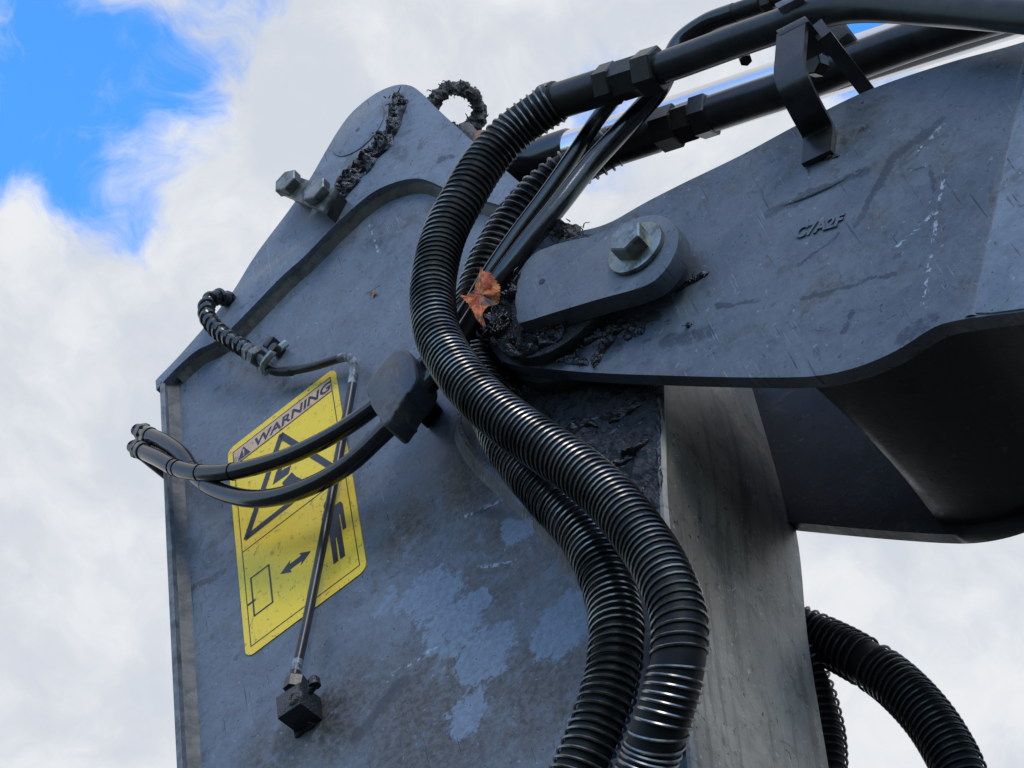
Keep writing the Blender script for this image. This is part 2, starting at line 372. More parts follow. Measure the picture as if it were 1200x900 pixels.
def sweep(path, r, seg=20, cap=True, wob=0.0):
    T, A, B = frames(path); v = []; f = []
    n = len(path)
    for i in range(n):
        ri = r(i / (n - 1)) if callable(r) else r
        for k in range(seg):
            th = 2 * math.pi * k / seg
            rr = ri * (1 + wob * noise.noise(path[i] * 60 + Vector((math.cos(th), math.sin(th), 0))))
            v.append(path[i] + (A[i] * math.cos(th) + B[i] * math.sin(th)) * rr)
    for i in range(n - 1):
        for k in range(seg):
            a = i * seg + k; b = i * seg + (k + 1) % seg
            f.append([a, b, b + seg, a + seg])
    if cap:
        f.append(list(range(seg))[::-1]); f.append([(n - 1) * seg + k for k in range(seg)])
    return v, f
def helix(path, R, wire, pitch, spt=22, sides=6, tilt=None, jitter=0.0):
    """spring wound round a hose; pitch is a function of 0..1 along it"""
    T, A, B = frames(path); n = len(path)
    L_ = [0.0]
    for i in range(1, n): L_.append(L_[-1] + (path[i] - path[i - 1]).length)
    tot = L_[-1]; s = 0.0; th = 0.0; j = 0; pts = []
    while s < tot:
        while j < n - 2 and L_[j + 1] < s: j += 1
        u = (s - L_[j]) / max(1e-9, L_[j + 1] - L_[j])
        c = path[j].lerp(path[j + 1], u); a = A[j].lerp(A[j + 1], u).normalized(); b = B[j].lerp(B[j + 1], u).normalized()
        off = T[j] * (tilt(s / tot) * math.cos(th)) if tilt else Vector((0, 0, 0))
        rr = R + jitter * noise.noise(Vector((th * 0.35, 3.3, R * 100)))
        pts.append(c + (a * math.cos(th) + b * math.sin(th)) * rr + off)
        th += 2 * math.pi / spt; s += pitch(s / tot) * (1 + 0.24 * noise.noise(Vector((th * 0.13, 1.7, R * 300)))) / spt
    return sweep(pts, wire, sides, True)
def prism(poly, n0, n1, bevel=0.0, segs=2):
    bm = bmesh.new()
    vs = [bm.verts.new((p[0], p[1], n1)) for p in poly]
    fc = bm.faces.new(vs)
    r = bmesh.ops.extrude_face_region(bm, geom=[fc])
    nv = [g for g in r['geom'] if isinstance(g, bmesh.types.BMVert)]
    for q in nv: q.co.z = n0
    bm.edges.ensure_lookup_table()
    if bevel:
        ed = [e for e in bm.edges if abs(e.verts[0].co.z - e.verts[1].co.z) < 1e-6]
        bmesh.ops.bevel(bm, geom=ed, offset=bevel, segments=segs, profile=0.5, affect='EDGES', clamp_overlap=True)
    bmesh.ops.recalc_face_normals(bm, faces=bm.faces)
    return from_bm(bm)
def hexa(c, axis, r, h, rot=0.0, n=6, chamfer=0.12, ref=None):
    """hex or round prism standing on c along axis, the outer edge chamfered"""
    axis = Vector(axis).normalized(); ref = Vector(ref) if ref is not None else (Vector((0, 0, 1)) if abs(axis.z) < 0.8 else Vector((1, 0, 0)))
    a = (ref - axis * ref.dot(axis)).normalized(); b = axis.cross(a); c = Vector(c)
    rings = [(0, r), (h * (1 - chamfer), r), (h, r * (1 - chamfer * 0.9))]
    v = []; f = []
    for hh, rr in rings:
        for k in range(n):
            th = rot + 2 * math.pi * k / n
            v.append(c + axis * hh + (a * math.cos(th) + b * math.sin(th)) * rr)
    for i in range(2):
        for k in range(n):
            p = i * n + k; q = i * n + (k + 1) % n; f.append([p, q, q + n, p + n])
    f.append(list(range(n))[::-1]); f.append([2 * n + k for k in range(n)])
    return v, f
def box(o, ax, ay, az, bevel=0.0):
    o, ax, ay, az = Vector(o), Vector(ax), Vector(ay), Vector(az)
    bm = bmesh.new(); vs = []
    for k in range(8):
        vs.append(bm.verts.new(o + ax * (k & 1) + ay * ((k >> 1) & 1) + az * (k >> 2)))
    for q in ((0, 1, 3, 2), (4, 6, 7, 5), (0, 4, 5, 1), (2, 3, 7, 6), (0, 2, 6, 4), (1, 5, 7, 3)): bm.faces.new([vs[i] for i in q])
    bmesh.ops.recalc_face_normals(bm, faces=bm.faces)
    if bevel: bmesh.ops.bevel(bm, geom=list(bm.edges), offset=bevel, segments=2, profile=0.5, affect='EDGES')
    return from_bm(bm)
def disc_poly(c, r, n=48): return [(c[0] + r * math.cos(2 * math.pi * k / n), c[1] + r * math.sin(2 * math.pi * k / n)) for k in range(n)]
def smooth2(pts, step=0.01): return [(p.x, p.y) for p in catmull([Vector((a, b, 0)) for a, b in pts], step)]
def PX(lst, n): return [P2(x, y, n) for x, y in lst]
def PN(lst): return [L(*q) for q in lst]
def offset2(path, d):
    out = []
    for i in range(len(path)):
        a = Vector(path[max(0, i - 1)]); b = Vector(path[min(len(path) - 1, i + 1)]); t = (b - a).normalized()
        out.append((path[i][0] + t.y * d, path[i][1] - t.x * d))
    return out
def profile_sweep(path2, prof, ripple=0.0):
    """prof: (offset to the right of the path, n) pairs"""
    v = []; f = []; m_ = len(prof)
    cols = [offset2(path2, d) for d, _ in prof]
    for i in range(len(path2)):
        for k in range(m_): v.append(Vector((cols[k][i][0], cols[k][i][1], prof[k][1] + (ripple * (0.5 * math.sin(i * 1.7 + 0.9 * k + 2.5 * noise.noise(Vector((i * 0.05, 1, 1)))) + 1.3 * noise.noise(Vector((i * 0.31, k * 0.7, 4)))) if 0 < k < m_ - 1 else 0))))
    for i in range(len(path2) - 1):
        for k in range(m_ - 1):
            a = i * m_ + k; f.append([a, a + 1, a + 1 + m_, a + m_])
    return v, f
def lumps(path, width, height, seed, step=0.0022, across=18, rag=0.75, freq=75.0):
    """a ridge of caked grease along path (points already on the surface), ragged and rough"""
    path = catmull(path, step); n = len(path); v = []; f = []
    T, A, B = frames(path)
    for i in range(n):
        s = i / (n - 1); t = T[i]; side = Vector((t.y, -t.x, 0)).normalized()
        env = min(1, 6 * s, 6 * (1 - s)) ** 0.5
        wl = width * env * (1 + rag * noise.noise(Vector((i * 0.09, seed, 0)))); wr = width * env * (1 + rag * noise.noise(Vector((i * 0.09, seed, 9))))
        for k in range(across + 1):
            x = -1 + 2 * k / across
            q = path[i] + side * x * (wl if x < 0 else wr)
            nz = noise.fractal(q * freq + Vector((seed, seed, 0)), 0.72, 2.15, 4)
            rz = abs(noise.noise(q * freq * 2.3 + Vector((0, seed, 0))))
            h = height * env * max(0, 1 - x * x) ** 0.5 * (0.55 + 0.85 * nz + 0.5 * rz)
            jit = Vector((noise.noise(q * 230), noise.noise(q * 230 + Vector((7, 0, 0))), 0)) * 0.0007
            v.append(q + jit + Vector((0, 0, max(h, -0.001) - (0.0015 if k in (0, across) else 0))))
    m_ = across + 1
    for i in range(n - 1):
        for k in range(across):
            a = i * m_ + k; f.append([a, a + 1, a + 1 + m_, a + m_])
    return v, f
def strands(cnt, where, size, seed, lift=0.004, thick=0.0008):
    """short curled shreds of grease and fibre sticking out of a patch; where() gives a point"""
    rnd = random.Random(seed); M_ = Mesh()
    for _ in range(cnt):
        p = where(rnd); a = rnd.uniform(0, 6.28); l = size * rnd.uniform(0.4, 1.3)
        d = Vector((math.cos(a), math.sin(a), rnd.uniform(-0.1, 0.7))); e = Vector((-math.sin(a), math.cos(a), 0)) * rnd.uniform(-0.6, 0.6)
        pts = [p, p + (d + e * 0.4) * l * 0.5 + Vector((0, 0, lift * rnd.random())), p + d * l + e * l]
        M_.add(sweep(catmull(pts, l / 4), lambda s: thick * (1.1 - s * 0.6), 4, True))
    return M_.v, M_.f

# ------------------------------------------------------------------ ground far below the frame
gme = bpy.data.meshes.new('ground')
gme.from_pydata([(-150, -150, 0), (150, -150, 0), (150, 150, 0), (-150, 150, 0)], [], [(0, 1, 2, 3)])
gme.materials.append(M['ground'])
ground = bpy.data.objects.new('ground', gme); COL.objects.link(ground); ground['kind'] = 'structure'

# ================================================================== THE ARM (left)
NB = 0.055; NK = 0.095         # outer faces of the boom plate and of its keeper plate
T_TIP = 0.019                      # the tip plate stands this far over the side plate
WID = 0.246                        # over both side plates
arm = thing('dipper_stick', L(520, 1500, -0.13), 'upright grey steel excavator arm carrying the yellow warning sticker', 'excavator arm')
DN = Vector(P2(228, 920)) - Vector(P2(203, 466)); DN = DN.normalized()
def down(p, d): return (p[0] + DN.x * d, p[1] + DN.y * d)
corner = PX([(733, 288), (769, 450), (777, 590), (792, 733), (808, 880)], 0.014)
cdir = (Vector(corner[-1]) - Vector(corner[-2])).normalized()
corner.append((corner[-1][0] + cdir.x * 1.2, corner[-1][1] + cdir.y * 1.2))
sil = PX([(182, 446), (218, 408), (268, 348), (300, 298), (341, 243), (364, 208), (383, 175), (400, 147), (416, 128), (439, 110), (462, 100), (480, 100), (494, 109), (513, 128), (560, 171), (593, 200), (616, 220), (671, 269), (728, 322)], T_TIP)
left0 = P2(202, 466, 0.0)
def inset(poly, d): return offset2(poly, d)
# near side plate
side = [left0, P2(203, 446), P2(222, 420)] + [P2(240, 400), P2(300, 330), P2(400, 190), P2(470, 125), P2(620, 250), P2(700, 300)] + [tuple(c) for c in corner[1:]]
side.append(down(left0, 1.75))
a = Mesh().add(prism(side, -0.016, 0.0, 0.0)); a.build('side_plate', 'arm', arm)
# tip plate with its curved lower edge
low_edge = PX([(640, 262), (600, 245), (560, 233), (527, 223), (505, 213), (487, 209), (462, 214), (433, 228), (393, 263), (357, 300), (327, 327), (263, 392), (230, 411), (206, 432), (190, 449), (183, 457)], T_TIP)
low_s = smooth2(low_edge, 0.008)
tip_poly = smooth2(sil, 0.006) + [P2(690, 300, T_TIP)] + low_s
tip_poly = [q for i, q in enumerate(tip_poly) if i == 0 or (Vector(q) - Vector(tip_poly[i - 1])).length > 0.001]
a = Mesh().add(prism(tip_poly, 0.0005, T_TIP, 0.003, 3)); tip = a.build('tip_plate', 'tip', arm)
# weld fillet under the tip plate's edge (path runs right to left, so the arm side is to its left)
fil = smooth2(low_s[2:-4], 0.0014)
a = Mesh().add(profile_sweep(fil, [(0.001, T_TIP * 0.62), (-0.003, T_TIP * 0.45), (-0.008, 0.003), (-0.011, -0.001)], 0.0003)); a.build('weld_bead', 'weld', arm)
# raised front edge of the back plate, down the left side
fl_path = [down(left0, -0.022), down(left0, 0.3), down(left0, 0.6), down(left0, 1.75)]
fo = offset2(fl_path, 0.0)
back = Mesh()
dU = Vector((DN.y * -1, DN.x)); dU = dU if dU.x > 0 else -dU
def strip(path, d0, d1): return [tuple(Vector(p) + dU * d0) for p in path] + [tuple(Vector(p) + dU * d1) for p in reversed(path)]
back.add(prism(strip(fl_path, -0.006, 0.002), -WID - 0.02, 0.019, 0.0025, 2)); back.build('back_plate', 'rim', arm)
a = Mesh(); vv = []
for p in fl_path:
    for d, n in ((0.0015, 0.012), (0.005, 0.008), (0.010, 0.002), (0.014, -0.001)):
        q = Vector(p) + dU * d; vv.append(Vector((q.x, q.y, n)))
ff = [[i * 4 + k, i * 4 + k + 1, i * 4 + k + 5, i * 4 + k + 4] for i in range(3) for k in range(3)]
a.add((vv, ff)); a.build('weld_bead', 'weld', arm)
# far side plate and tip (same outline, on the other side)
a = Mesh().add(prism(side, -WID - 0.001, -WID + 0.015)); a.build('side_plate', 'fork', arm)
a = Mesh().add(prism(tip_poly, -WID - 0.025, -WID - 0.0015, 0.002)); a.build('tip_plate', 'fork', arm)
# sloping back cover between the side plates
cov = PX([(196, 462), (240, 402), (300, 332), (350, 268)], 0.0)
vv = []
for p in cov:
    for d in (0.0, 0.012):
        for n in (-0.018, -WID + 0.017): vv.append(Vector((p[0] + d, p[1] - d * 0.6, n)))
ff = []
for i in range(3):
    k = i * 4; ff += [[k, k + 1, k + 5, k + 4], [k + 2, k + 6, k + 7, k + 3], [k, k + 4, k + 6, k + 2], [k + 1, k + 3, k + 7, k + 5]]
ff += [[0, 2, 3, 1], [12, 13, 15, 14]]
Mesh().add((vv, ff)).build('cover_plate', 'fork', arm)
# belly plate (turned to the cab), following the corner line
vv = []; ff = []
cs = smooth2(corner, 0.02)
nn = (0.0135, 0.010, -WID - 0.008, -WID - 0.0115)
for p, q in zip(cs, offset2(cs, -0.0035)):
    vv += [Vector((*(p), nn[0])), Vector((*q, nn[1])), Vector((*q, nn[2])), Vector((*p, nn[3]))]
cs_in = offset2(cs, 0.004)
k0 = len(vv)
for p in cs_in: vv += [Vector((*p, nn[0])), Vector((*p, nn[3]))]
for i in range(len(cs) - 1):
    for k in range(3): b_ = i * 4 + k; ff.append([b_, b_ + 1, b_ + 5, b_ + 4])
    ff.append([i * 4, i * 4 + 4, k0 + i * 2 + 2, k0 + i * 2]); ff.append([i * 4 + 3, i * 4 + 7, k0 + i * 2 + 3, k0 + i * 2 + 1])
Mesh().add((vv, ff)).build('belly_plate', 'belly', arm)
# raised pivot casting on the side plate, edged by a dressed weld
ridge = PX([(575, 405), (556, 440), (540, 480), (540, 505), (560, 536), (592, 566), (628, 600), (662, 642), (688, 690), (700, 740), (700, 800), (694, 860), (690, 960)], 0.012)
rs = smooth2(ridge, 0.01)
ci = offset2(cs, 0.0045)
c_far = [q for q in ci if q[1] > rs[-1][1]]
cast_poly = rs + [tuple(q) for q in reversed(c_far)] + [P2(690, 320, 0.012)]
Mesh().add(prism(cast_poly, 0.0004, 0.012, 0.0)).build('pivot_casting', 'fork', arm)
Mesh().add(profile_sweep(smooth2(rs, 0.0016), [(-0.003, 0.0125), (0.002, 0.0130), (0.008, 0.0065), (0.012, 0.0025), (0.016, -0.0005)], 0.0006)).build('weld_bead', 'arm', arm)
# pin end cap in the tip plate
cc = P2(420, 153, T_TIP)
cap_o = Mesh().add(prism(disc_poly(cc, 0.046), T_TIP - 0.004, T_TIP + 0.0018, 0.0012)).build('pin_cap', 'tip', arm)
Mesh().add(prism(disc_poly(cc, 0.0035, 16), T_TIP, T_TIP + 0.0022)).build('centre_mark', 'grease', cap_o)
# greased boss of the pivot: bearing ring between boom and arm
PIN = P2(635, 330, NK)
Mesh().add(prism(disc_poly(PIN, 0.092), 0.012, 0.036, 0.002)).build('pivot_boss', 'grease_film', arm)

# grease on the arm
cres = [L(464, 110, T_TIP), L(467, 122, T_TIP), L(465, 138, T_TIP), L(458, 156, T_TIP), L(444, 176, T_TIP), L(428, 192, T_TIP), L(412, 208, T_TIP), L(404, 224, T_TIP), L(396, 238, T_TIP)]
g = Mesh().add(lumps(cres, 0.0150, 0.014, 2.0, rag=0.5))
cp = catmull(cres, 0.003)
g.add(lumps(cres[3:], 0.023, 0.009, 4.0, rag=0.8))
g.add(strands(60, lambda r: cp[r.randrange(len(cp))] + Vector((r.gauss(0, .008), r.gauss(0, .008), .005)), 0.008, 5, thick=0.0011))
go = g.build('grease', 'grease', arm); go['kind'] = 'stuff'
# film of grease on the pivot casting
film = Mesh(); vv = []; ff = []; nx, ny = 90, 80
fa, fb, fc, fd = (Vector(P2(*q, 0.014)) for q in ((578, 430), (776, 447), (778, 604), (596, 560)))
for j in range(ny + 1):
    for i in range(nx + 1):
        s, t = i / nx, j / ny
        q = fa.lerp(fb, s).lerp(fd.lerp(fc, s), t)
        e = min(1, 12 * s, 25 * (1 - s), 12 * t, 12 * (1 - t))
        rag = noise.noise(Vector((q.x * 40, q.y * 40, 3)))
        hh = noise.fractal(Vector((q.x * 45 + q.y * 15, q.y * 95 - q.x * 20, 1.0)), 0.75, 2.0, 5)
        vv.append(Vector((q.x, q.y, 0.0105 + e * (0.0045 + 0.0045 * hh + 0.002 * rag))))
for j in range(ny):
    for i in range(nx): k = j * (nx + 1) + i; ff.append([k, k + 1, k + nx + 2, k + nx + 1])
film.add((vv, ff)); go = film.build('grease', 'grease_film', arm); go['kind'] = 'stuff'
g = Mesh().add(lumps(PN([(700, 560, .014), (722, 545, .014), (745, 530, .014), (762, 512, .014)]), 0.006, 0.009, 11.0))
g.add(lumps(PN([(660, 505, .014), (690, 497, .014), (725, 487, .014), (755, 470, .014)]), 0.008, 0.006, 13.0))
g.add(lumps(PN([(576, 425, .014), (590, 440, .014), (615, 452, .014), (650, 456, .014)]), 0.012, 0.014, 14.0))
go = g.build('grease', 'grease', arm); go['kind'] = 'stuff'
# smeared lumps along the belly's edges (near: by the boom; far: by the other fork)
g = Mesh()
gp_ = [Vector((*p, 0.0125)) for p in PX([(770, 470), (771, 500), (772, 545), (774, 585)], 0.014)]
g.add(lumps(gp_, 0.0035, 0.004, 21.0, across=8))
far_e = [Vector((p[0] + 0.002, p[1], -WID - 0.012)) for p in cs[3:9]]
g.add(sweep(catmull(far_e, 0.003), lambda q: 0.002 + 0.010 * (1 - q), 12, True, 0.9))
go = g.build('grease', 'grease', arm); go['kind'] = 'stuff'

# ================================================================== THE BOOM (right)
TB = 0.018; WB = 0.310
boom = thing('excavator_boom', L(1350, 420, -0.1), 'wide grey steel excavator boom end with raised C7A2F casting mark', 'excavator boom')
lower = [(600, 427), (640, 432), (700, 437), (780, 440), (860, 442), (930, 442), (968, 439), (1005, 430), (1040, 416), (1065, 402), (1088, 387), (1110, 378), (1150, 371), (1200, 365), (1300, 352), (1500, 330)]
upper = [(1500, -58), (1300, 14), (1200, 49), (1110, 74), (1017, 106), (935, 146), (868, 182), (800, 215), (755, 238), (718, 259), (692, 268), (672, 270), (650, 263), (625, 272), (600, 292), (580, 325), (570, 360), (572, 395), (582, 417)]
bd = (Vector(P2(1500, 330, NB)) - Vector(P2(1200, 365, NB))).normalized() * 1.3
def far_on(p): return (p[0] + bd.x, p[1] + bd.y)
bo = [far_on(P2(1500, -58, NB))] + PX(upper, NB) + PX(lower, NB) + [far_on(P2(1500, 330, NB))]
bo = smooth2(bo, 0.008)
Mesh().add(prism(bo, NB - TB, NB, 0.0035, 3)).build('side_plate', 'boom', boom)
FAR = Vector((0, 0.012))
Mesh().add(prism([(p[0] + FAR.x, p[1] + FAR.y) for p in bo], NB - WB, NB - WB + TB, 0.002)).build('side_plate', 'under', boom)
# underside between the two plates
lo = PX(lower[5:], NB) + [far_on(P2(1500, 330, NB))]; lo = smooth2(lo, 0.01)
lead = [(0.0, 0.0), (0.25, -0.004), (0.5, 0.004), (0.75, 0.002), (1.0, 0.0)]
vv = []; ff = []
ths = 0.012; cross = [NB - TB + 0.001 - (WB - 2 * TB + 0.002) * k / 10 for k in range(11)]
for layer in (0.010, 0.010 + ths):
    li = offset2(lo, -layer)
    for i, p in enumerate(li):
        for k, n in enumerate(cross):
            cut = 0.006 * math.sin(math.pi * k / 10) if i == 0 else 0
            vv.append(Vector((p[0] + cut, p[1] + FAR.y * k / 10, n)))
nl = len(lo)
for ly in range(2):
    for i in range(nl - 1):
        for k in range(10): b_ = ly * nl * 11 + i * 11 + k; ff.append([b_, b_ + 1, b_ + 12, b_ + 11])
for k in range(10): ff.append([k, k + 1, nl * 11 + k + 1, nl * 11 + k])
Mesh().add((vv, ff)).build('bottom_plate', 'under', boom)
# weld along the inside corner of plate and underside
wl_ = offset2(lo, -0.009)
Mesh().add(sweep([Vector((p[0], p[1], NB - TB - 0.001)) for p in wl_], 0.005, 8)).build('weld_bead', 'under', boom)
# top plate, hidden from below but there
up = [far_on(P2(1500, -58, NB))] + PX(upper[:7], NB); upi = offset2(up, 0.012)
vv = []; ff = []
for p, q in zip(up, [(p[0] + 0.0, p[1] - 0.02) for p in up]):
    for pp in (p, q):
        for n in (NB - TB - 0.001, NB - WB + TB + 0.001): vv.append(Vector((pp[0], pp[1] - 0.006, n)))
for i in range(len(up) - 1):
    k = i * 4; ff += [[k, k + 1, k + 5, k + 4], [k + 2, k + 6, k + 7, k + 3]]
ff += [[0, 2, 3, 1], [4 * len(up) - 4, 4 * len(up) - 3, 4 * len(up) - 1, 4 * len(up) - 2]]
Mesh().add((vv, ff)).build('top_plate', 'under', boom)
# seam where the next plate of the boom begins
seam = PX([(1208, 62), (1190, 130), (1168, 230), (1150, 310), (1138, 371)], NB)
Mesh().add(profile_sweep(smooth2(seam, 0.0016), [(-0.007, NB - 0.0005), (-0.003, NB + 0.0022), (0.002, NB + 0.0026), (0.006, NB + 0.0012)], 0.00022)).build('weld_bead', 'boom', boom)
sm_ = smooth2(seam, 0.02)
Mesh().add(prism([(p[0] + 0.004, p[1]) for p in sm_] + PX([(1160, 368), (1200, 363), (1300, 350), (1500, 328)], NB) + [far_on(P2(1500, 328, NB)), far_on(P2(1500, -55, NB))] + PX([(1500, -55), (1300, 17)], NB), NB - 0.002, NB + 0.0018, 0.0008)).build('side_plate', 'tip', boom)  # lighter overlay: the bent panel's brighter light put into its paint
# long shallow dent line and cast ridge
rd = PX([(893, 247), (930, 236), (975, 217), (1018, 193)], NB)
Mesh().add(sweep([Vector((*p, NB - 0.0022)) for p in smooth2(rd, 0.006)], lambda s: 0.0042 * math.sin(math.pi * min(1, max(0, s))) + 0.0004, 10)).build('cast_ridge', 'boom', boom)
# pivot collar (caked) on the boom face
Mesh().add(prism(disc_poly(PIN, 0.084), NB - 0.001, NB + 0.016, 0.002)).build('pivot_collar', 'grease_film', boom)
# raised casting mark
def text_mesh(body, height, origin, xdir, n0, thick, parent, mat, name, shear=0.0, bold=0.0, stretch=1.0, upright=None, bev=0.0):
    cu = bpy.data.curves.new(name, 'FONT'); cu.body = body; cu.size = 1.0; cu.shear = shear; cu.offset = bold; cu.resolution_u = 3
    ob = bpy.data.objects.new(name, cu); COL.objects.link(ob)
    dg = bpy.context.evaluated_depsgraph_get(); dg.update()
    me = bpy.data.meshes.new_from_object(ob.evaluated_get(dg))
    bm = bmesh.new(); bm.from_mesh(me)
    bpy.data.objects.remove(ob); bpy.data.curves.remove(cu); bpy.data.meshes.remove(me)
    if thick:
        r = bmesh.ops.extrude_face_region(bm, geom=list(bm.faces))
        for g_ in r['geom']:
            if isinstance(g_, bmesh.types.BMVert): g_.co.z = 1.0
    xd = Vector((xdir[0], xdir[1], 0)).normalized(); yd = Vector((-xd.y, xd.x, 0)) if upright is None else Vector((*upright, 0)).normalized()
    o = Vector((*origin, 0)); k = height / 0.69
    v, f = from_bm(bm)
    v = [o + xd * (q.x * k * stretch) + yd * (q.y * k) + Vector((0, 0, n0 + q.z * thick)) for q in v]
    return mesh_obj(name, v, f, mat, parent, smooth=False)
t0 = Vector(P2(931, 281, NB)); t1 = Vector(P2(986, 264, NB)); tu = Vector(P2(937, 263, NB)) - t0
cm = text_mesh('C7A2F', 0.0145, t0, t1 - t0, NB - 0.0005, 0.0024, boom, 'boom', 'casting_mark', bold=0.03, stretch=0.92, shear=0.0, upright=tuple(tu))
cm['label'] = 'raised casting letters C7A2F'
# grease on the boom
g = Mesh()
g.add(lumps(PN([(592, 402, NB + .016), (612, 408, NB + .016), (640, 398, NB + .016), (664, 384, NB + .016)]), 0.014, 0.010, 31.0))
cl = catmull(PN([(590, 398, NB + .020), (612, 404, NB + .020), (640, 394, NB + .020), (668, 380, NB + .020)]), 0.003)
g.add(strands(45, lambda r: cl[r.randrange(len(cl))] + Vector((r.gauss(0, .007), r.gauss(0, .007), .002)), 0.009, 33))
g.add(lumps(PN([(600, 330, NB + .018), (590, 350, NB + .018), (584, 372, NB + .018), (585, 394, NB + .018)]), 0.016, 0.016, 32.0))
cl2 = catmull(PN([(604, 318, NB + .025), (590, 350, NB + .025), (584, 372, NB + .025), (586, 394, NB + .025)]), 0.003)
g.add(strands(60, lambda r: cl2[r.randrange(len(cl2))] + Vector((r.gauss(0, .009), r.gauss(0, .009), .004)), 0.011, 34))
g.add(lumps(PN([(606, 396, NB + .016), (628, 392, NB + .016), (652, 382, NB + .016), (676, 372, NB + .016)]), 0.012, 0.009, 35.0))
go = g.build('grease', 'grease', boom); go['kind'] = 'stuff'
g = Mesh()
for sd, pts, wd_, ht in ((41, [(678, 402), (700, 392), (722, 384), (738, 380)], 0.010, 0.006), (42, [(696, 430), (704, 412), (716, 398), (724, 388)], 0.007, 0.006),
                       (43, [(735, 400), (738, 390), (744, 380)], 0.006, 0.004), (44, [(648, 424), (668, 420), (690, 428)], 0.006, 0.004),
                       (45, [(792, 342), (803, 334), (818, 326), (832, 318)], 0.0045, 0.0045), (46, [(748, 393), (752, 388), (755, 384)], 0.004, 0.004), (47, [(806, 385), (808, 381), (810, 378)], 0.003, 0.003),
                       (48, [(945, 190), (965, 186), (985, 182)], 0.003, 0.003)):
    pp = PN([(x, y, NB) for x, y in pts]); g.add(lumps(pp, wd_, ht, sd, step=0.0018, across=12))
    pc_ = catmull(pp, 0.002); g.add(strands(int(500 * wd_ * len(pts)), lambda r: pc_[r.randrange(len(pc_))] + Vector((r.gauss(0, wd_ * .6), r.gauss(0, wd_ * .6), .001)), 0.007, sd))
go = g.build('grease', 'grease', boom); go['kind'] = 'stuff'
g = Mesh().add(lumps(PN([(628, 275, NB), (645, 268, NB), (662, 270, NB), (678, 277, NB)]), 0.010, 0.008, 51.0))
cl3 = catmull(PN([(625, 290, NB), (640, 276, NB), (660, 276, NB), (678, 280, NB)]), 0.003)
g.add(strands(90, lambda r: cl3[r.randrange(len(cl3))] + Vector((r.gauss(0, .008), r.gauss(0, .008), .002)), 0.008, 52))
go = g.build('grease', 'dry_grease', boom); go['kind'] = 'stuff'

# ---- pin keeper plate bolted to the boom
keeper = thing('pin_keeper_plate', L(660, 370, 0.09), 'thick grey keeper plate with rounded end and one large bolt', 'keeper plate')
kp = PX([(607, 379), (604, 360), (606, 335), (614, 309), (632, 293), (660, 284), (690, 277), (715, 268), (738, 258), (757, 252), (773, 252), (788, 260), (795, 274), (793, 290), (785, 308), (770, 326), (750, 337), (700, 351), (650, 366), (625, 374)], NK)
Mesh().add(prism(smooth2(kp + [kp[0]], 0.005)[:-1], NB + 0.0165, NK, 0.0018, 2)).build('keeper_body', 'flag', keeper)
Mesh().add(prism(disc_poly(P2(635, 330, NK), 0.0038, 16), NK - 0.001, NK + 0.0006)).build('centre_mark', 'grease', keeper)
rng = Mesh()
wc = P2(746, 292, NK + 0.002)
rng.add(prism(disc_poly(wc, 0.0335), NK + 0.0003, NK + 0.0062, 0.0012)); wa = rng.build('washer', 'zinc', keeper)
Mesh().add(hexa((*wc, NK + 0.006), (0, 0, 1), 0.0205, 0.019, 0.22, 6, 0.10, ref=(1, 0, 0))).build('bolt_head', 'zinc', keeper, smooth=False)

# ================================================================== small fittings on the arm
lock = thing('pin_lock_bar', L(365, 255, T_TIP), 'small steel lock bar with two hex bolts at sloping top edge', 'lock bar')
NL = 0.056
lb = PX([(329, 226), (339, 203), (392, 221), (378, 247)], NL)
Mesh().add(prism(lb, NL - 0.009, NL, 0.0015)).build('bar', 'zinc_dull', lock)
for (x, y) in ((341, 218), (375, 228)):
    c = P2(x, y, NL)
    Mesh().add(hexa((*c, NL), (0, 0, 1), 0.0195, 0.0135, 0.35, 6, 0.10, ref=(1, 0, 0))).build('bolt_head', 'zinc', lock, smooth=False)
sp = PX([(360, 228), (370, 214), (392, 221), (378, 247)], NL - 0.01)
Mesh().add(prism(sp, T_TIP - 0.001, NL - 0.0095, 0.001)).build('spacer', 'fitting', lock)
sp = PX([(335, 226), (341, 213), (358, 219), (352, 233)], NL - 0.012)
Mesh().add(prism(sp, T_TIP + 0.004, NL - 0.0095, 0.001)).build('spacer', 'zinc_dull', lock)

# lifting eye behind the tip, caked with dry grease
ring_c = L(534, 130, -0.03)
vv = []; ff = []; nR, nr = 96, 20
dx = Vector((0.93, 0.0, -0.37)); cxl = Vector((AU.dot(CX), AV.dot(CX), AN.dot(CX))); cdl = Vector((AU.dot(CD), AV.dot(CD), AN.dot(CD))); cfl = Vector((AU.dot(CF), AV.dot(CF), AN.dot(CF)))
e1 = (cxl + cfl * 0.35).normalized(); e2 = -cdl - cfl * 0.2
e2 = (e2 - e1 * e1.dot(e2)).normalized()
for i in range(nR):
    th = 2 * math.pi * i / nR; d = e1 * math.cos(th) + e2 * math.sin(th); c = ring_c + e1 * (0.0335 * math.cos(th)) + e2 * (0.0305 * math.sin(th))
    for k in range(nr):
        ph = 2 * math.pi * k / nr; q = d * math.cos(ph) + e1.cross(e2) * math.sin(ph)
        r_ = 0.0092 * (1 + 0.6 * noise.fractal((c + q * 0.01) * 110, 0.6, 2.2, 5) + (0.25 if th > 3.6 else 0))
        vv.append(c + q * r_)
for i in range(nR):
    for k in range(nr):
        ff.append([i * nr + k, i * nr + (k + 1) % nr, ((i + 1) % nR) * nr + (k + 1) % nr, ((i + 1) % nR) * nr + k])
eye = Mesh().add((vv, ff))
eye.add(strands(130, lambda r: vv[r.randrange(len(vv))], 0.005, 77, thick=0.0009))
eo = eye.build('lifting_eye', 'dry_grease', None)
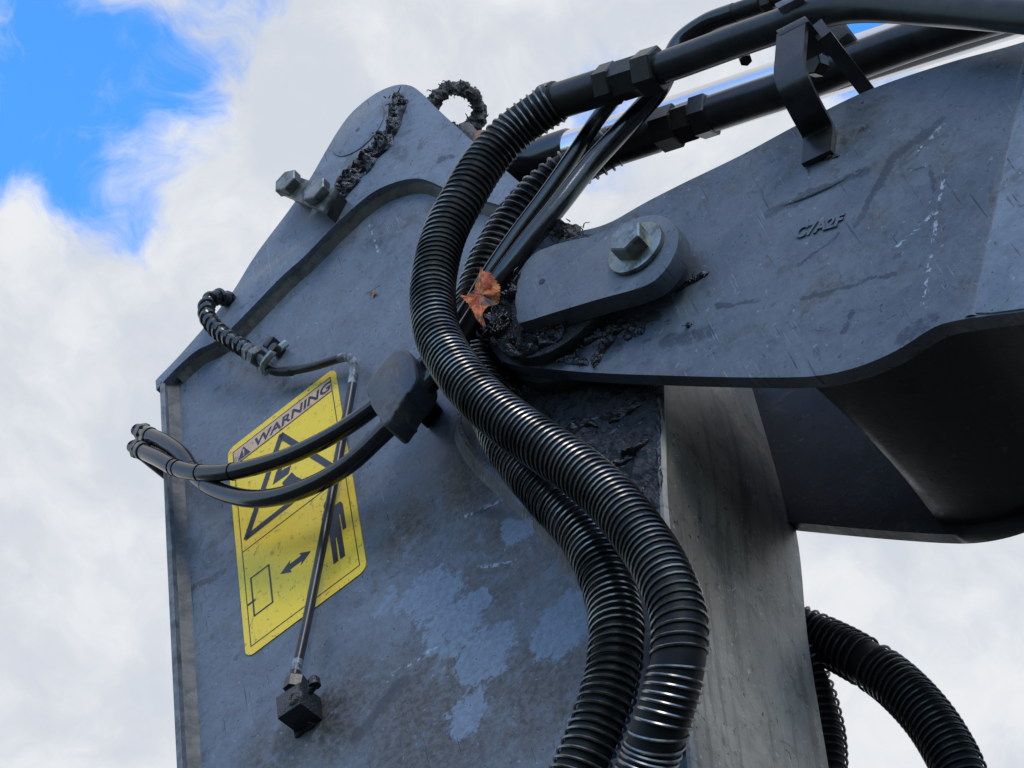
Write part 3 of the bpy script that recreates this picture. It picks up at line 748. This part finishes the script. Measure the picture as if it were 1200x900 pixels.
tag(eo, 'round lifting eye caked in dry grease behind arm tip', 'lifting eye')
Mesh().add(sweep(catmull([L(545, 152, -0.03), L(560, 168, -0.025), L(580, 190, -0.02)], 0.004), 0.011, 10, True, 0.3)).build('shank', 'dry_grease', eo)
def leaf_mesh(c, ax, ay, size, lobes, curl, seed):
    vv = [Vector(c)]; ff = []; n_ = 60; az = Vector(ax).cross(Vector(ay)).normalized()
    for k in range(n_):
        th = 2 * math.pi * k / n_
        r_ = size * (0.48 + 0.40 * abs(math.cos(th * lobes / 2)) ** 1.6 + 0.14 * noise.noise(Vector((k * 0.7, seed, 0))))
        p = Vector(ax) * (math.cos(th) * r_) + Vector(ay) * (math.sin(th) * r_)
        vv.append(Vector(c) + p * 0.5 + az * curl * 0.4 * noise.noise(p * 50 + Vector((seed, 0, 0))))
        vv.append(Vector(c) + p + az * curl * (0.6 + 1.2 * noise.noise(p * 40 + Vector((seed, 2, 0)))))
    for k in range(n_):
        a0, b0 = 1 + 2 * k, 1 + 2 * ((k + 1) % n_); ff += [[0, a0, b0], [a0, a0 + 1, b0 + 1, b0]]
    return vv, ff
def outline_leaf(pts, n, curl, seed):
    """a thin curled leaf: centre, four rings and a finely toothed margin"""
    c = L(sum(p[0] for p in pts) / len(pts), sum(p[1] for p in pts) / len(pts), n)
    rim = catmull([L(x, y, n) for x, y in pts] + [L(*pts[0], n)], 0.0012)[:-1]
    vv = [c + Vector((0, 0, curl * 0.6))]; ff = []; k_ = len(rim); R_ = (0.25, 0.5, 0.75, 1.0)
    for rr in R_:
        for i, q in enumerate(rim):
            m_ = c.lerp(q, rr + (0.05 * math.sin(i * 2.1) if rr == 1 else 0))
            z = curl * (0.6 * (1 - rr) + 1.5 * rr * noise.noise(m_ * 38 + Vector((seed, 0, 0))) + 0.5 * noise.noise(m_ * 120 + Vector((0, seed, 0))) + 0.25 * abs(math.sin(math.atan2(q.y - c.y, q.x - c.x) * 3.5)) * rr)
            vv.append(m_ + Vector((0, 0, z)))
    for i in range(k_): ff.append([0, 1 + i, 1 + (i + 1) % k_])
    for j in range(3):
        for i in range(k_): a0 = 1 + j * k_ + i; b0 = 1 + j * k_ + (i + 1) % k_; ff.append([a0, a0 + k_, b0 + k_, b0])
    return vv, ff
o = Mesh().add(outline_leaf([(566, 316), (571, 322), (578, 323), (583, 331), (585, 340), (580, 347), (576, 353), (571, 356), (569, 362), (568, 372), (571, 384), (566, 382), (561, 374), (557, 366), (551, 358), (544, 352), (540, 346), (548, 345), (556, 345), (555, 335), (558, 328), (563, 324)], 0.122, 0.009, 4.0)).build('maple_leaf', 'leaf')
tag(o, 'orange dead maple leaf stuck in grease between the hoses', 'leaf')
o = Mesh().add(outline_leaf([(560, 152), (568, 153), (571, 160), (566, 164), (561, 168), (557, 162), (556, 157)], 0.0, 0.005, 9.0)).build('leaf_scrap', 'rustleaf')
tag(o, 'small rusty brown leaf scrap caught under the lifting eye', 'leaf')

o = Mesh().add(outline_leaf([(431, 341), (436, 343), (438, 338), (439, 343), (444, 344), (439, 346), (437, 349), (435, 345)], 0.001, 0.002, 12.0)).build('leaf_scrap', 'rustleaf')
tag(o, 'tiny brown leaf crumb on flat plate left of front hose', 'leaf')

# ---- warning sticker
st_q = [Vector(P2(*q, 0.0)) for q in ((267, 529), (393, 431), (431, 667), (289, 773))]
sc_ = sum(st_q, Vector((0, 0))) / 4
sx = (((st_q[1] - st_q[0]) + (st_q[2] - st_q[3])) / 2); sy = (((st_q[0] - st_q[3]) + (st_q[1] - st_q[2])) / 2)
SW, SH = sx.length, sy.length
sxn = sx.normalized(); syn = Vector((-sxn.y, sxn.x)); syn = syn if syn.dot(sy) > 0 else -syn
# split the small skew left by the survey between both axes
shear_angle = math.acos(max(-1, min(1, sxn.dot(sy.normalized()))))
def S(u, v, n=0.0): q = sc_ + sx * (u - 0.5) + sy * (v - 0.5); return Vector((q.x, q.y, n))
stk = thing('warning_sticker', S(0.5, 0.0), 'yellow warning sticker with black danger triangle and man pictograms', 'sticker')
def rrect(u0, v0, u1, v1, r, n=8):
    pts = []; ru, rv = r / SW, r / SH
    for (cx, cy, a0) in ((u1 - ru, v1 - rv, 0), (u0 + ru, v1 - rv, 90), (u0 + ru, v0 + rv, 180), (u1 - ru, v0 + rv, 270)):
        for k in range(n + 1):
            th = rad(a0 + 90 * k / n); q = S(cx + ru * math.cos(th), cy + rv * math.sin(th)); pts.append((q.x, q.y))
    return pts
Mesh().add(prism(rrect(0, 0, 1, 1, 0.012), 0.0002, 0.0012)).build('sheet', 'yellow', stk)
NPR = 0.0012
Mesh().add(prism(rrect(0.055, 0.899, 0.945, 0.965, 0.003), NPR, NPR + 0.0003)).build('header_band', 'orange', stk)
def flat_poly(pts, n0=NPR, th=0.0004): q = [S(*p) for p in pts]; return prism([(a_.x, a_.y) for a_ in q], n0, n0 + th)
def line(p, q, wd_, n0=NPR, th=0.0004):
    a_ = S(*p); b_ = S(*q); d = (b_ - a_).normalized(); s_ = Vector((-d.y, d.x, 0)) * wd_ / 2; e_ = d * wd_ * 0.3
    return prism([tuple((a_ - s_ - e_)[:2]), tuple((b_ - s_ + e_)[:2]), tuple((b_ + s_ + e_)[:2]), tuple((a_ + s_ - e_)[:2])], n0, n0 + th)
fr = Mesh()
for p, q in (((.05, .035), (.95, .035)), ((.05, .968), (.95, .968)), ((.05, .035), (.05, .968)), ((.95, .035), (.95, .968)), ((.05, .895), (.95, .895)), ((.05, .462), (.95, .462))): fr.add(line(p, q, 0.0011))
fr.build('border_line', 'black', stk)
tri = Mesh()
ta, tb, tc = (0.48, 0.868), (0.10, 0.515), (0.87, 0.525)
for p, q in ((ta, tb), (tb, tc), (tc, ta)): tri.add(line(p, q, 0.0085, NPR + 0.0002))
tri.build('danger_triangle', 'black', stk)
pic = Mesh()        # falling boom over a crouching figure
pic.add(flat_poly([(.36, .665), (.50, .66), (.53, .69), (.44, .70), (.50, .735), (.62, .725), (.60, .70), (.66, .70), (.68, .745), (.52, .765), (.40, .71)]))
pic.add(flat_poly([(.44, .64), (.53, .655), (.56, .62), (.62, .575), (.55, .575), (.50, .60), (.47, .575), (.40, .575), (.45, .61)]))
pic.build('pictogram', 'black', stk)
fig = Mesh()
fm = lambda P: [(0.715 + (u_ - .675) * 0.80, 0.117 + (v_ - .14) * 0.868) for u_, v_ in P]
fig.add(flat_poly(fm([(.70, .42), (.88, .42), (.90, .40), (.90, .27), (.865, .27), (.86, .36), (.85, .36), (.85, .14), (.80, .14), (.795, .26), (.785, .26), (.78, .14), (.73, .14), (.73, .36), (.715, .36), (.71, .27), (.675, .27), (.675, .40)])))
fig.add(prism([tuple((S(.790 + 0.046 * math.cos(k * .3927), .388 + 0.023 * math.sin(k * .3927)))[:2]) for k in range(16)], NPR, NPR + 0.0004))
fig.build('man_pictogram', 'black', stk)
arr = Mesh()
arr.add(flat_poly([(.34, .243), (.43, .270), (.42, .255), (.52, .255), (.51, .270), (.60, .243), (.51, .216), (.52, .231), (.42, .231), (.43, .216)]))
arr.build('double_arrow', 'black', stk)
bx_ = Mesh()
for p, q in (((.10, .15), (.255, .15)), ((.10, .15), (.10, .32)), ((.10, .32), (.255, .32)), ((.255, .15), (.255, .32))): bx_.add(line(p, q, 0.0022))
bx_.add(line((.06, .215), (.115, .215), 0.003)); bx_.build('machine_outline', 'black', stk)
wx = S(.235, .9); wt = text_mesh('WARNING', 0.0150, (S(.235, .909)[0], S(.235, .909)[1]), (sx.x, sx.y), NPR + 0.0004, 0.0002, stk, 'black', 'warning_text', bold=0.022, shear=0.25, stretch=1.0)
xs = [v.co for v in wt.data.vertices]
tw = max((W(S(1, .9)) - W(S(0, .9))).normalized().dot(c) for c in xs) - min((W(S(1, .9)) - W(S(0, .9))).normalized().dot(c) for c in xs)
kx = 0.70 * SW / tw; ux = (W(S(1, .9)) - W(S(0, .9))).normalized(); x0 = W(S(.235, .9)) - stk.location
for v in wt.data.vertices:
    d = ux.dot(v.co - x0); v.co = v.co + ux * (d * kx - d)
al = Mesh().add(flat_poly([(.085, .904), (.205, .904), (.146, .958)], NPR + 0.0004, 0.0002)); al.build('alert_symbol', 'black', stk)
am = Mesh().add(flat_poly([(.142, .919), (.150, .919), (.154, .941), (.138, .941)], NPR + 0.0007, 0.0002)).add(flat_poly([(.141, .909), (.151, .909), (.151, .915), (.141, .915)], NPR + 0.0007, 0.0002))
am.build('alert_mark', 'orange', stk)

# ---- grease line: wrapped hose, coupling, thin steel pipe down to the block
gl = thing('grease_line', L(345, 800, 0.02), 'thin black grease pipe with wrapped hose crossing the sticker', 'grease line')
hp = catmull(PN([(285, 368, -0.03), (268, 352, 0.02), (254, 348, 0.040), (243, 356, 0.048), (243, 371, 0.050), (252, 384, 0.048), (264, 394, 0.045), (278, 403, 0.042), (292, 412, 0.038)]), 0.002)
Mesh().add(sweep(hp, 0.0095, 16)).build('wrapped_hose', 'gloss_rubber', gl)
v, f = helix(hp, 0.0070, 0.0052, lambda s: 0.0145, 20, 8)
Mesh().add((v, f)).build('spiral_wrap', 'gloss_rubber', gl)
d_ = (hp[-1] - hp[-6]).normalized(); e_ = hp[-1]
Mesh().add(hexa(e_ - d_ * 0.012, d_, 0.0098, 0.012, 0, 16, 0.05)).build('ferrule', 'tin', gl)
Mesh().add(hexa(e_ - d_ * 0.001, d_, 0.0125, 0.011, 0.3, 6, 0.14)).build('coupling_nut', 'zinc_dull', gl, smooth=False)
Mesh().add(hexa(e_ + d_ * 0.010, d_, 0.0095, 0.005, 0, 14, 0.05)).build('coupling_neck', 'tin', gl)
Mesh().add(hexa(e_ + d_ * 0.014, d_, 0.0130, 0.012, 0.1, 6, 0.14)).build('coupling_nut', 'zinc_dull', gl, smooth=False)
pp = catmull([e_ + d_ * 0.024, L(319, 433, 0.024), L(330, 435, 0.020), L(345, 434, 0.018), L(372, 428, 0.018), L(398, 420, 0.018), L(409, 419, 0.018), L(415, 427, 0.018), L(414, 442, 0.018), L(408, 478, 0.017), L(398, 530, 0.017), L(386, 595, 0.017), L(371, 672, 0.018), L(356, 745, 0.020), L(344, 798, 0.023)], 0.003)
Mesh().add(sweep(pp, lambda s: 0.0056 if s > 0.1 else 0.0068, 14)).build('pipe', 'pipe', gl)
i0 = [i for i, q in enumerate(pp) if (q - L(409, 419, 0.018)).length < 0.012]; k0, k1 = i0[0], i0[-1] + 16
Mesh().add(sweep(pp[k0 - 2:k1], 0.0058, 14, False)).build('chipped_band', 'chippaint', gl)
kz = max(i for i, q in enumerate(pp) if q.y > L(346, 785, 0.022).y)
Mesh().add(sweep(pp[kz - 3:kz + 3], 0.0059, 14, False)).build('chipped_band', 'chippaint', gl)
# clip holding the coupling
Mesh().add(sweep(catmull([L(311, 437, .020), L(309, 427, .036), L(317, 416, .043), L(326, 409, .036), L(336, 402, .030)], 0.003), 0.0048, 6)).build('clip', 'tin', gl)
Mesh().add(box(L(328, 420, .001), (0.014, 0.009, 0), (-0.007, 0.010, 0), (0, 0, 0.026), 0.0015)).build('clip_stand', 'pipe', gl)
Mesh().add(hexa(L(325, 412, 0.036), (0, 0, 1), 0.0075, 0.010, 0, 14, 0.1)).build('clip_screw', 'fitting', gl)
# junction block at the foot of the pipe
jb = thing('junction_block', L(350, 840, 0.0), 'small dark steel block with grease nipple under thin pipe', 'block')
q = PX([(323, 817), (351, 799), (352, 824), (325, 842)], 0.036)
Mesh().add(prism(q, 0.0005, 0.036, 0.0012)).build('body', 'grease_film', jb)
Mesh().add(hexa(L(345, 809, 0.025), (pp[-2] - pp[-1]).normalized(), 0.0125, 0.016, 0.2, 6, 0.14)).build('pipe_nut', 'fitting', jb, smooth=False)
nc = L(356, 818, 0.02)
Mesh().add(sweep(catmull([nc, nc + Vector((0.012, 0.006, 0.0)), nc + Vector((0.020, 0.009, 0.001))], 0.002), 0.0050, 10)).add(hexa(nc + Vector((0.017, 0.004, 0.001)), (0.1, 1, 0.1), 0.0068, 0.011, 0, 10, 0.3)).build('grease_nipple', 'grease', jb)
Mesh().add(lumps(PN([(345, 865, 0.0), (352, 858, 0.0), (362, 852, 0.0), (372, 846, 0)]), 0.006, 0.008, 61.0)).build('grease', 'grease', jb)['kind'] = 'stuff'
g = Mesh().add(lumps(PN([(338, 826, 0.036), (345, 818, 0.036), (350, 808, 0.036)]), 0.006, 0.006, 62.0)).build('grease', 'dry_grease', jb); g['kind'] = 'stuff'

# ================================================================== hoses and pipes
HG = 'spring-guarded hydraulic hoses'
def lerp_tab(tab):
    def fn(s):
        for (a0, v0), (a1, v1) in zip(tab, tab[1:]):
            if s <= a1: return v0 + (v1 - v0) * (s - a0) / (a1 - a0)
        return tab[-1][1]
    return fn
def spring_hose(name, pts, r, pitch, label, mat='spring', wire=0.0016, tilt=None, jitter=0.0, gapr=0.0010):
    path = catmull(PN(pts), 0.004)
    def sf(x, y):       # how far along the hose a surveyed point lies
        return min(range(len(path)), key=lambda i: (path[i] - L(x, y, path[i].z)).length) / (len(path) - 1)
    fix = lambda tab: tab if callable(tab) else lerp_tab([((sf(*k) if isinstance(k, tuple) else k), v_) for k, v_ in tab])
    pitch = fix(pitch); tilt = fix(tilt) if tilt else None
    t_ = thing(name, path[-1], label, 'hydraulic hose', HG)
    ho = Mesh().add(sweep(path, r, 22)).build('hose', 'rubber', t_)
    v, f = helix(path, r + gapr, wire, pitch, 22, 6, tilt, jitter)
    Mesh().add((v, f)).build('spring_guard', mat, ho)
    return t_, path
h1_pts = [(652, 119, .100), (630, 133, .103), (600, 155, .107), (570, 188, .112), (545, 228, .117), (522, 272, .122), (510, 315, .128), (507, 355, .132), (514, 395, .135), (535, 433, .135), (563, 466, .132), (600, 497, .127), (640, 525, .122), (682, 555, .115), (720, 590, .110), (755, 635, .108), (780, 678, .108), (795, 722, .106), (796, 765, .102), (787, 812, .095), (771, 862, .085), (752, 910, .075), (728, 965, .06)]
hose1, h1p = spring_hose('guarded_hose', h1_pts, 0.0235, [(0, .0086), ((510, 315), .0088), ((563, 466), .0078), ((640, 525), .0072), ((720, 590), .0078), ((780, 678), .0090), ((797, 745), .0092), ((797, 762), .0082), ((796, 768), .020), ((794, 783), .016), ((792, 792), .0070), ((780, 840), .0072), ((772, 858), .011), ((764, 880), .0062), (1, .008)],
    'thick front spring-wound hose looping over pivot to belly', tilt=[(0, 0), ((797, 750), 0), ((795, 775), .004), ((790, 800), .001), ((780, 840), .001), ((768, 868), .010), ((756, 900), .002), (1, 0)])
h2_pts = [(722, 170, .010), (690, 188, .018), (655, 207, .026), (622, 236, .034), (595, 270, .040), (574, 308, .044), (560, 345, .046), (554, 385, .048), (558, 425, .050), (572, 470, .053), (592, 515, .055), (618, 552, .055), (650, 588, .055), (682, 625, .055), (706, 668, .055), (720, 715, .055), (722, 760, .055), (714, 808, .055), (697, 858, .055), (678, 905, .055), (655, 960, .05)]
hose2, h2p = spring_hose('guarded_hose', h2_pts, 0.0222, lerp_tab([(0, .0110), (.30, .0092), (.5, .0080), (.7, .0078), (.84, .0084), (1, .0096)]), 'thick rear spring-wound hose tucked behind the front one', mat='spring', gapr=0.0024, jitter=0.0012)
h3_pts = [(880, 716, -.24), (915, 728, -.28), (955, 746, -.30), (1000, 768, -.30), (1045, 797, -.30), (1083, 835, -.30), (1110, 875, -.30), (1128, 915, -.30), (1140, 970, -.30)]
hose3, h3p = spring_hose('guarded_hose', h3_pts, 0.0235, lerp_tab([(0, .011), (.36, .010), (.42, .022), (.46, .009), (1, .0086)]), 'spring-wound hose arching against sky right of the arm', mat='spring_oily', gapr=0.0022, tilt=lerp_tab([(0, 0), (.36, 0), (.42, .006), (.48, 0), (1, 0)]))
h4_pts = [(925, 765, -.27), (945, 800, -.29), (958, 845, -.30), (963, 885, -.30), (962, 940, -.30)]
hose4, h4p = spring_hose('guarded_hose', h4_pts, 0.0235, lerp_tab([(0, .010), (1, .009)]), 'spring-wound hose mostly hidden at belly plate lower right edge', mat='spring_oily', gapr=0.0024)

def fitting_run(parent, p0, p1, spec):
    """ferrules and hex nuts one after another from p0 to p1; spec: (name, start, end, radius, sides, rot)"""
    d = p1 - p0
    for nm, s0, s1, r_, sd, rot in spec:
        Mesh().add(hexa(p0 + d * s0, d, r_, d.length * (s1 - s0), rot, sd, 0.08)).build(nm, 'fitting', parent, smooth=sd > 8)
# big pipe at the top (joins the front hose)
p0 = h1p[0]; p1 = L(775, 80, 0.098)
fitting_run(hose1, p0, p1, [('ferrule', -0.10, 0.02, 0.0245, 20, 0), ('ferrule', 0.0, 0.47, 0.0215, 18, 0), ('nut', 0.46, 0.60, 0.0255, 6, 0.2)])
pk = thing('hydraulic_pipe', L(1200, 18, 0.1), 'thick black steel pipe running along top edge from front hose', 'hydraulic pipe', 'steel hydraulic pipes on the boom')
fitting_run(pk, p0, p1, [('coupling', 0.60, 0.84, 0.0235, 6, 0.5), ('nut', 0.83, 1.0, 0.0275, 6, 0.1)])
kpts = catmull([p0.lerp(p1, 0.9), L(800, 71, .098), L(860, 49, .098), L(920, 28, .098), L(955, 15, .098), L(990, 8, .098), L(1030, 6, .098), (L(1100, 10, .098)), L(1200, 18, .098), L(1330, 30, .098), L(1500, 46, .098)], 0.008)
Mesh().add(sweep(kpts, 0.0185, 20)).build('tube', 'pipe', pk)
# second pipe (joins the rear hose)
p0 = h2p[0]; p1 = L(835, 133, 0.0)
pl = thing('hydraulic_pipe', L(1150, 25, 0.0), 'black steel pipe with hex couplings running under the top pipe', 'hydraulic pipe', 'steel hydraulic pipes on the boom')
fitting_run(hose2, p0, p1, [('ferrule', -0.22, 0.45, 0.0245, 20, 0)])
fitting_run(pl, p0, p1, [('nut', 0.45, 0.66, 0.0265, 6, 0.3), ('coupling', 0.66, 0.84, 0.0245, 6, 0.0), ('nut', 0.84, 1.0, 0.0265, 6, 0.6)])
lpts = catmull([p0.lerp(p1, 0.95), L(880, 118, 0.0), L(925, 103, 0.0), L(1000, 73, 0.0), L(1080, 44, 0.0), L(1150, 22, -.005), L(1300, -20, -.01)], 0.01)
Mesh().add(sweep(lpts, 0.0215, 20)).build('tube', 'pipe', pl)
# two slim hoses: end fittings - sleeve - behind the front hose - up to the boom
def slim(pts, r, label, mat='gloss_rubber'):
    path = catmull(PN(pts), 0.004); t_ = thing('slim_hose', path[len(path) // 3], label, 'hydraulic hose', 'slim black hoses')
    return t_, path
tA, pA = slim([(176, 511, .062), (195, 520, .064), (213, 534, .064), (228, 555, .062), (252, 573, .062), (290, 584, .064), (330, 581, .066), (372, 566, .068), (410, 543, .070), (442, 514, .071), (466, 490, .072), (492, 462, .074), (520, 428, .076), (543, 393, .078), (566, 358, .084), (590, 322, .088), (622, 280, .084), (655, 240, .076), (690, 195, .066), (722, 160, .058), (750, 130, .054), (772, 104, .054), (786, 72, .054), (800, 48, .054), (830, 27, .054), (862, 15, .054)], .0105, 'lower slim black hose bending across sticker into hose saddle')
tB, pB = slim([(168, 529, .066), (185, 537, .070), (206, 548, .072), (232, 554, .073), (270, 553, .074), (310, 544, .074), (350, 530, .074), (395, 507, .074), (432, 482, .074), (458, 460, .072), (492, 430, .070), (520, 400, .068), (548, 362, .070), (575, 318, .072), (604, 276, .068), (640, 228, .062), (672, 182, .058), (700, 140, .054), (722, 112, .052), (745, 80, .03)], .0105, 'upper slim black hose bending across sticker into hose saddle')
half = lambda n0, n1: (lambda s: n0 if s < 0.42 else (n1 if s > 0.5 else n0 + (n1 - n0) * (s - .42) / .08))
Mesh().add(sweep(pA, half(0.0108, 0.0122), 18)).build('hose', 'gloss_rubber', tA)
Mesh().add(sweep(pB, half(0.0102, 0.0095), 18)).build('hose', 'gloss_rubber', tB)
# tape rings along the slim hoses
for t_, pth, idx in ((tA, pA, (34, 47)), (tB, pB, (24, 27, 40, 56))):
    for k in idx:
        d = (pth[k + 1] - pth[k]).normalized()
        Mesh().add(sweep([pth[k], pth[k] + d * 0.0012], 0.0110, 18)).build('tape_ring', 'rubber', t_)
# ends with nuts and elbows running back past the arm
for t_, pth, s in ((tA, pA, 1), (tB, pB, 2)):
    d = (pth[0] - pth[3]).normalized(); e0 = pth[0]
    fer = 0.016 if s == 1 else 0.010
    Mesh().add(hexa(e0 - d * 0.002, d, 0.0118, fer, 0, 18, 0.08)).build('ferrule', 'gloss_rubber' if s == 1 else 'zinc_dull', t_)
    Mesh().add(hexa(e0 + d * fer, d, 0.0132, 0.012, 0.3 * s, 6, 0.14)).build('nut', 'zinc_dull', t_, smooth=False)
    st_ = e0 + d * (fer + 0.010)
    Mesh().add(sweep(catmull([st_, st_ + d * 0.010 + Vector((0, 0, -0.006)), st_ + d * 0.013 + Vector((0, 0, -0.022)), st_ + d * 0.013 + Vector((0, 0, -0.30))], 0.004), 0.0085, 14)).build('elbow_pipe', 'zinc_dull', t_)
d = (pA[-1] - pA[-4]).normalized()
Mesh().add(hexa(pA[-3], d, 0.0115, 0.045, 0, 18, 0.06)).build('ferrule', 'fitting', tA)
Mesh().add(hexa(pA[-1] + d * 0.040, d, 0.0125, 0.012, 0, 6, 0.1)).build('nut', 'fitting', tA, smooth=False)
Mesh().add(sweep([pA[-1] + d * 0.05, pA[-1] + d * 0.30], 0.008, 12)).build('tail_pipe', 'pipe', tA)

# hose saddle: a stout block the slim hoses pass through
sd = thing('hose_saddle', L(485, 490, 0.0), 'dark rubber-lined hose saddle holding both slim hoses', 'hose saddle')
NS = 0.098
q = PX([(428, 452), (439, 435), (456, 415), (468, 408), (477, 410), (484, 421), (488, 436), (486, 448), (469, 471), (451, 498), (442, 486), (433, 470)], NS)
bm_ = prism(smooth2(q + [q[0]], 0.006)[:-1], NS - 0.040, NS, 0.004, 3)
Mesh().add(bm_).build('body', 'fork', sd)
q2 = PX([(470, 452), (484, 444), (489, 450), (470, 480), (458, 494), (456, 484)], NS - 0.02)
Mesh().add(lumps(PN([(463, 490, NS - .036), (478, 492, NS - .046), (494, 484, NS - .050), (506, 468, NS - .048)]), 0.010, 0.010, 71.0)).build('rubber_lining', 'foam', sd)
q3 = PX([(462, 458), (478, 438), (488, 452), (470, 474)], 0.05)
Mesh().add(prism(q3, 0.0005, NS - 0.040, 0.002)).build('post', 'rubber', sd)

# chrome rod of the arm cylinder between the forks
rod_a = L(590, 206, -0.13); rod_b = L(1320, -31, -0.13)
rod = thing('cylinder_rod', rod_a, 'shiny chrome hydraulic cylinder rod behind the pipes', 'cylinder rod')
Mesh().add(sweep(catmull([rod_a.lerp(rod_b, s) for s in (0.0, .33, .66, 1)], 0.05), 0.0315, 48)).build('rod', 'chrome', rod)
e_ = (rod_b - rod_a).normalized()
Mesh().add(sweep([rod_a - e_ * 0.10, rod_a + e_ * 0.02, rod_a + e_ * 0.120, rod_a + e_ * 0.125], lambda s: 0.035 if s < 0.9 else 0.032, 32)).build('rod_eye', 'gloss_rubber', rod)

# ---- pipe bracket on the boom
br = thing('pipe_bracket', L(957, 185, NB), 'black bent steel bracket clamping both pipes onto the boom', 'bracket')
wdir = (L(975, 172, .06) - L(941, 188, .06)).normalized()
cpts = catmull(PN([(929, 34, .128), (927, 60, .128), (926, 82, .127), (933, 104, .119), (946, 130, .092), (957, 150, .066), (960, 160, .0605), (958, 186, .0595)]), 0.004)
T_, A_, B_ = frames(cpts); vv = []; ff = []
for i, c in enumerate(cpts):
    nrm = T_[i].cross(wdir).normalized()
    for sx_, sn in ((-1, -1), (1, -1), (1, 1), (-1, 1)): vv.append(c + wdir * 0.0175 * sx_ + nrm * 0.0032 * sn)
for i in range(len(cpts) - 1):
    for k in range(4): ff.append([i * 4 + k, i * 4 + (k + 1) % 4, i * 4 + 4 + (k + 1) % 4, i * 4 + 4 + k])
ff += [[3, 2, 1, 0], [len(vv) - 4 + k for k in range(4)]]
Mesh().add((vv, ff)).build('strap', 'pipe', br)
c0 = L(913, 42, .132)
Mesh().add(box(c0, wdir * 0.036, (0, 0.013, 0), (0, 0, -0.045), 0.0015)).build('clamp_top', 'pipe', br)
w0 = L(948, 33, .112)
vv = []
for dn, v0, v1 in ((0, 0.0, -0.030), (-0.03, 0.0, -0.034), (-0.06, 0.0, -0.044), (-0.09, 0.0, -0.058), (-0.122, -0.002, -0.062)):
    for v_ in (v0, v1):
        for du in (0.0, 0.016): vv.append(w0 + Vector((du, v_, dn)))
ff = []
for i in range(4):
    k = i * 4; ff += [[k, k + 1, k + 5, k + 4], [k + 2, k + 6, k + 7, k + 3], [k, k + 4, k + 6, k + 2], [k + 1, k + 3, k + 7, k + 5]]
ff += [[0, 2, 3, 1], [16, 17, 19, 18]]
Mesh().add((vv, ff)).build('web', 'pipe', br, smooth=False)
Mesh().add(hexa(L(962, 78, .05), (-0.4, -0.2, 0.9), 0.013, 0.014, 0.2, 6, 0.12)).build('clamp_bolt', 'fitting', br, smooth=False)
bm2 = box(L(962, 62, 0.03), (0.040, 0.0, 0), (0, 0.040, 0), (0.0, 0.0, -0.05), 0.008)
Mesh().add(bm2).build('rubber_block', 'foam', br)
# little hanging bolt and clamp over the top pipe
hb = thing('hanging_clip', L(873, 70, 0.06), 'tiny black clamp bolt hanging beneath the top pipe', 'bolt')
Mesh().add(hexa(L(874, 71, 0.06), (0.1, 1, 0), 0.0075, 0.013, 0.3, 6, 0.1)).build('bolt_head', 'pipe', hb, smooth=False)
Mesh().add(sweep([L(874, 66, .06), L(876, 44, .055)], 0.0032, 8)).build('shank', 'pipe', hb)
tc_ = thing('pipe_clamp', L(925, 10, 0.12), 'grey metal clamp pad at top edge above the bracket', 'clamp')
Mesh().add(box(L(911, 10, .125), wdir * 0.03, (0, 0.012, 0), (0, 0, -0.05), 0.0015)).build('pad', 'rim', tc_)
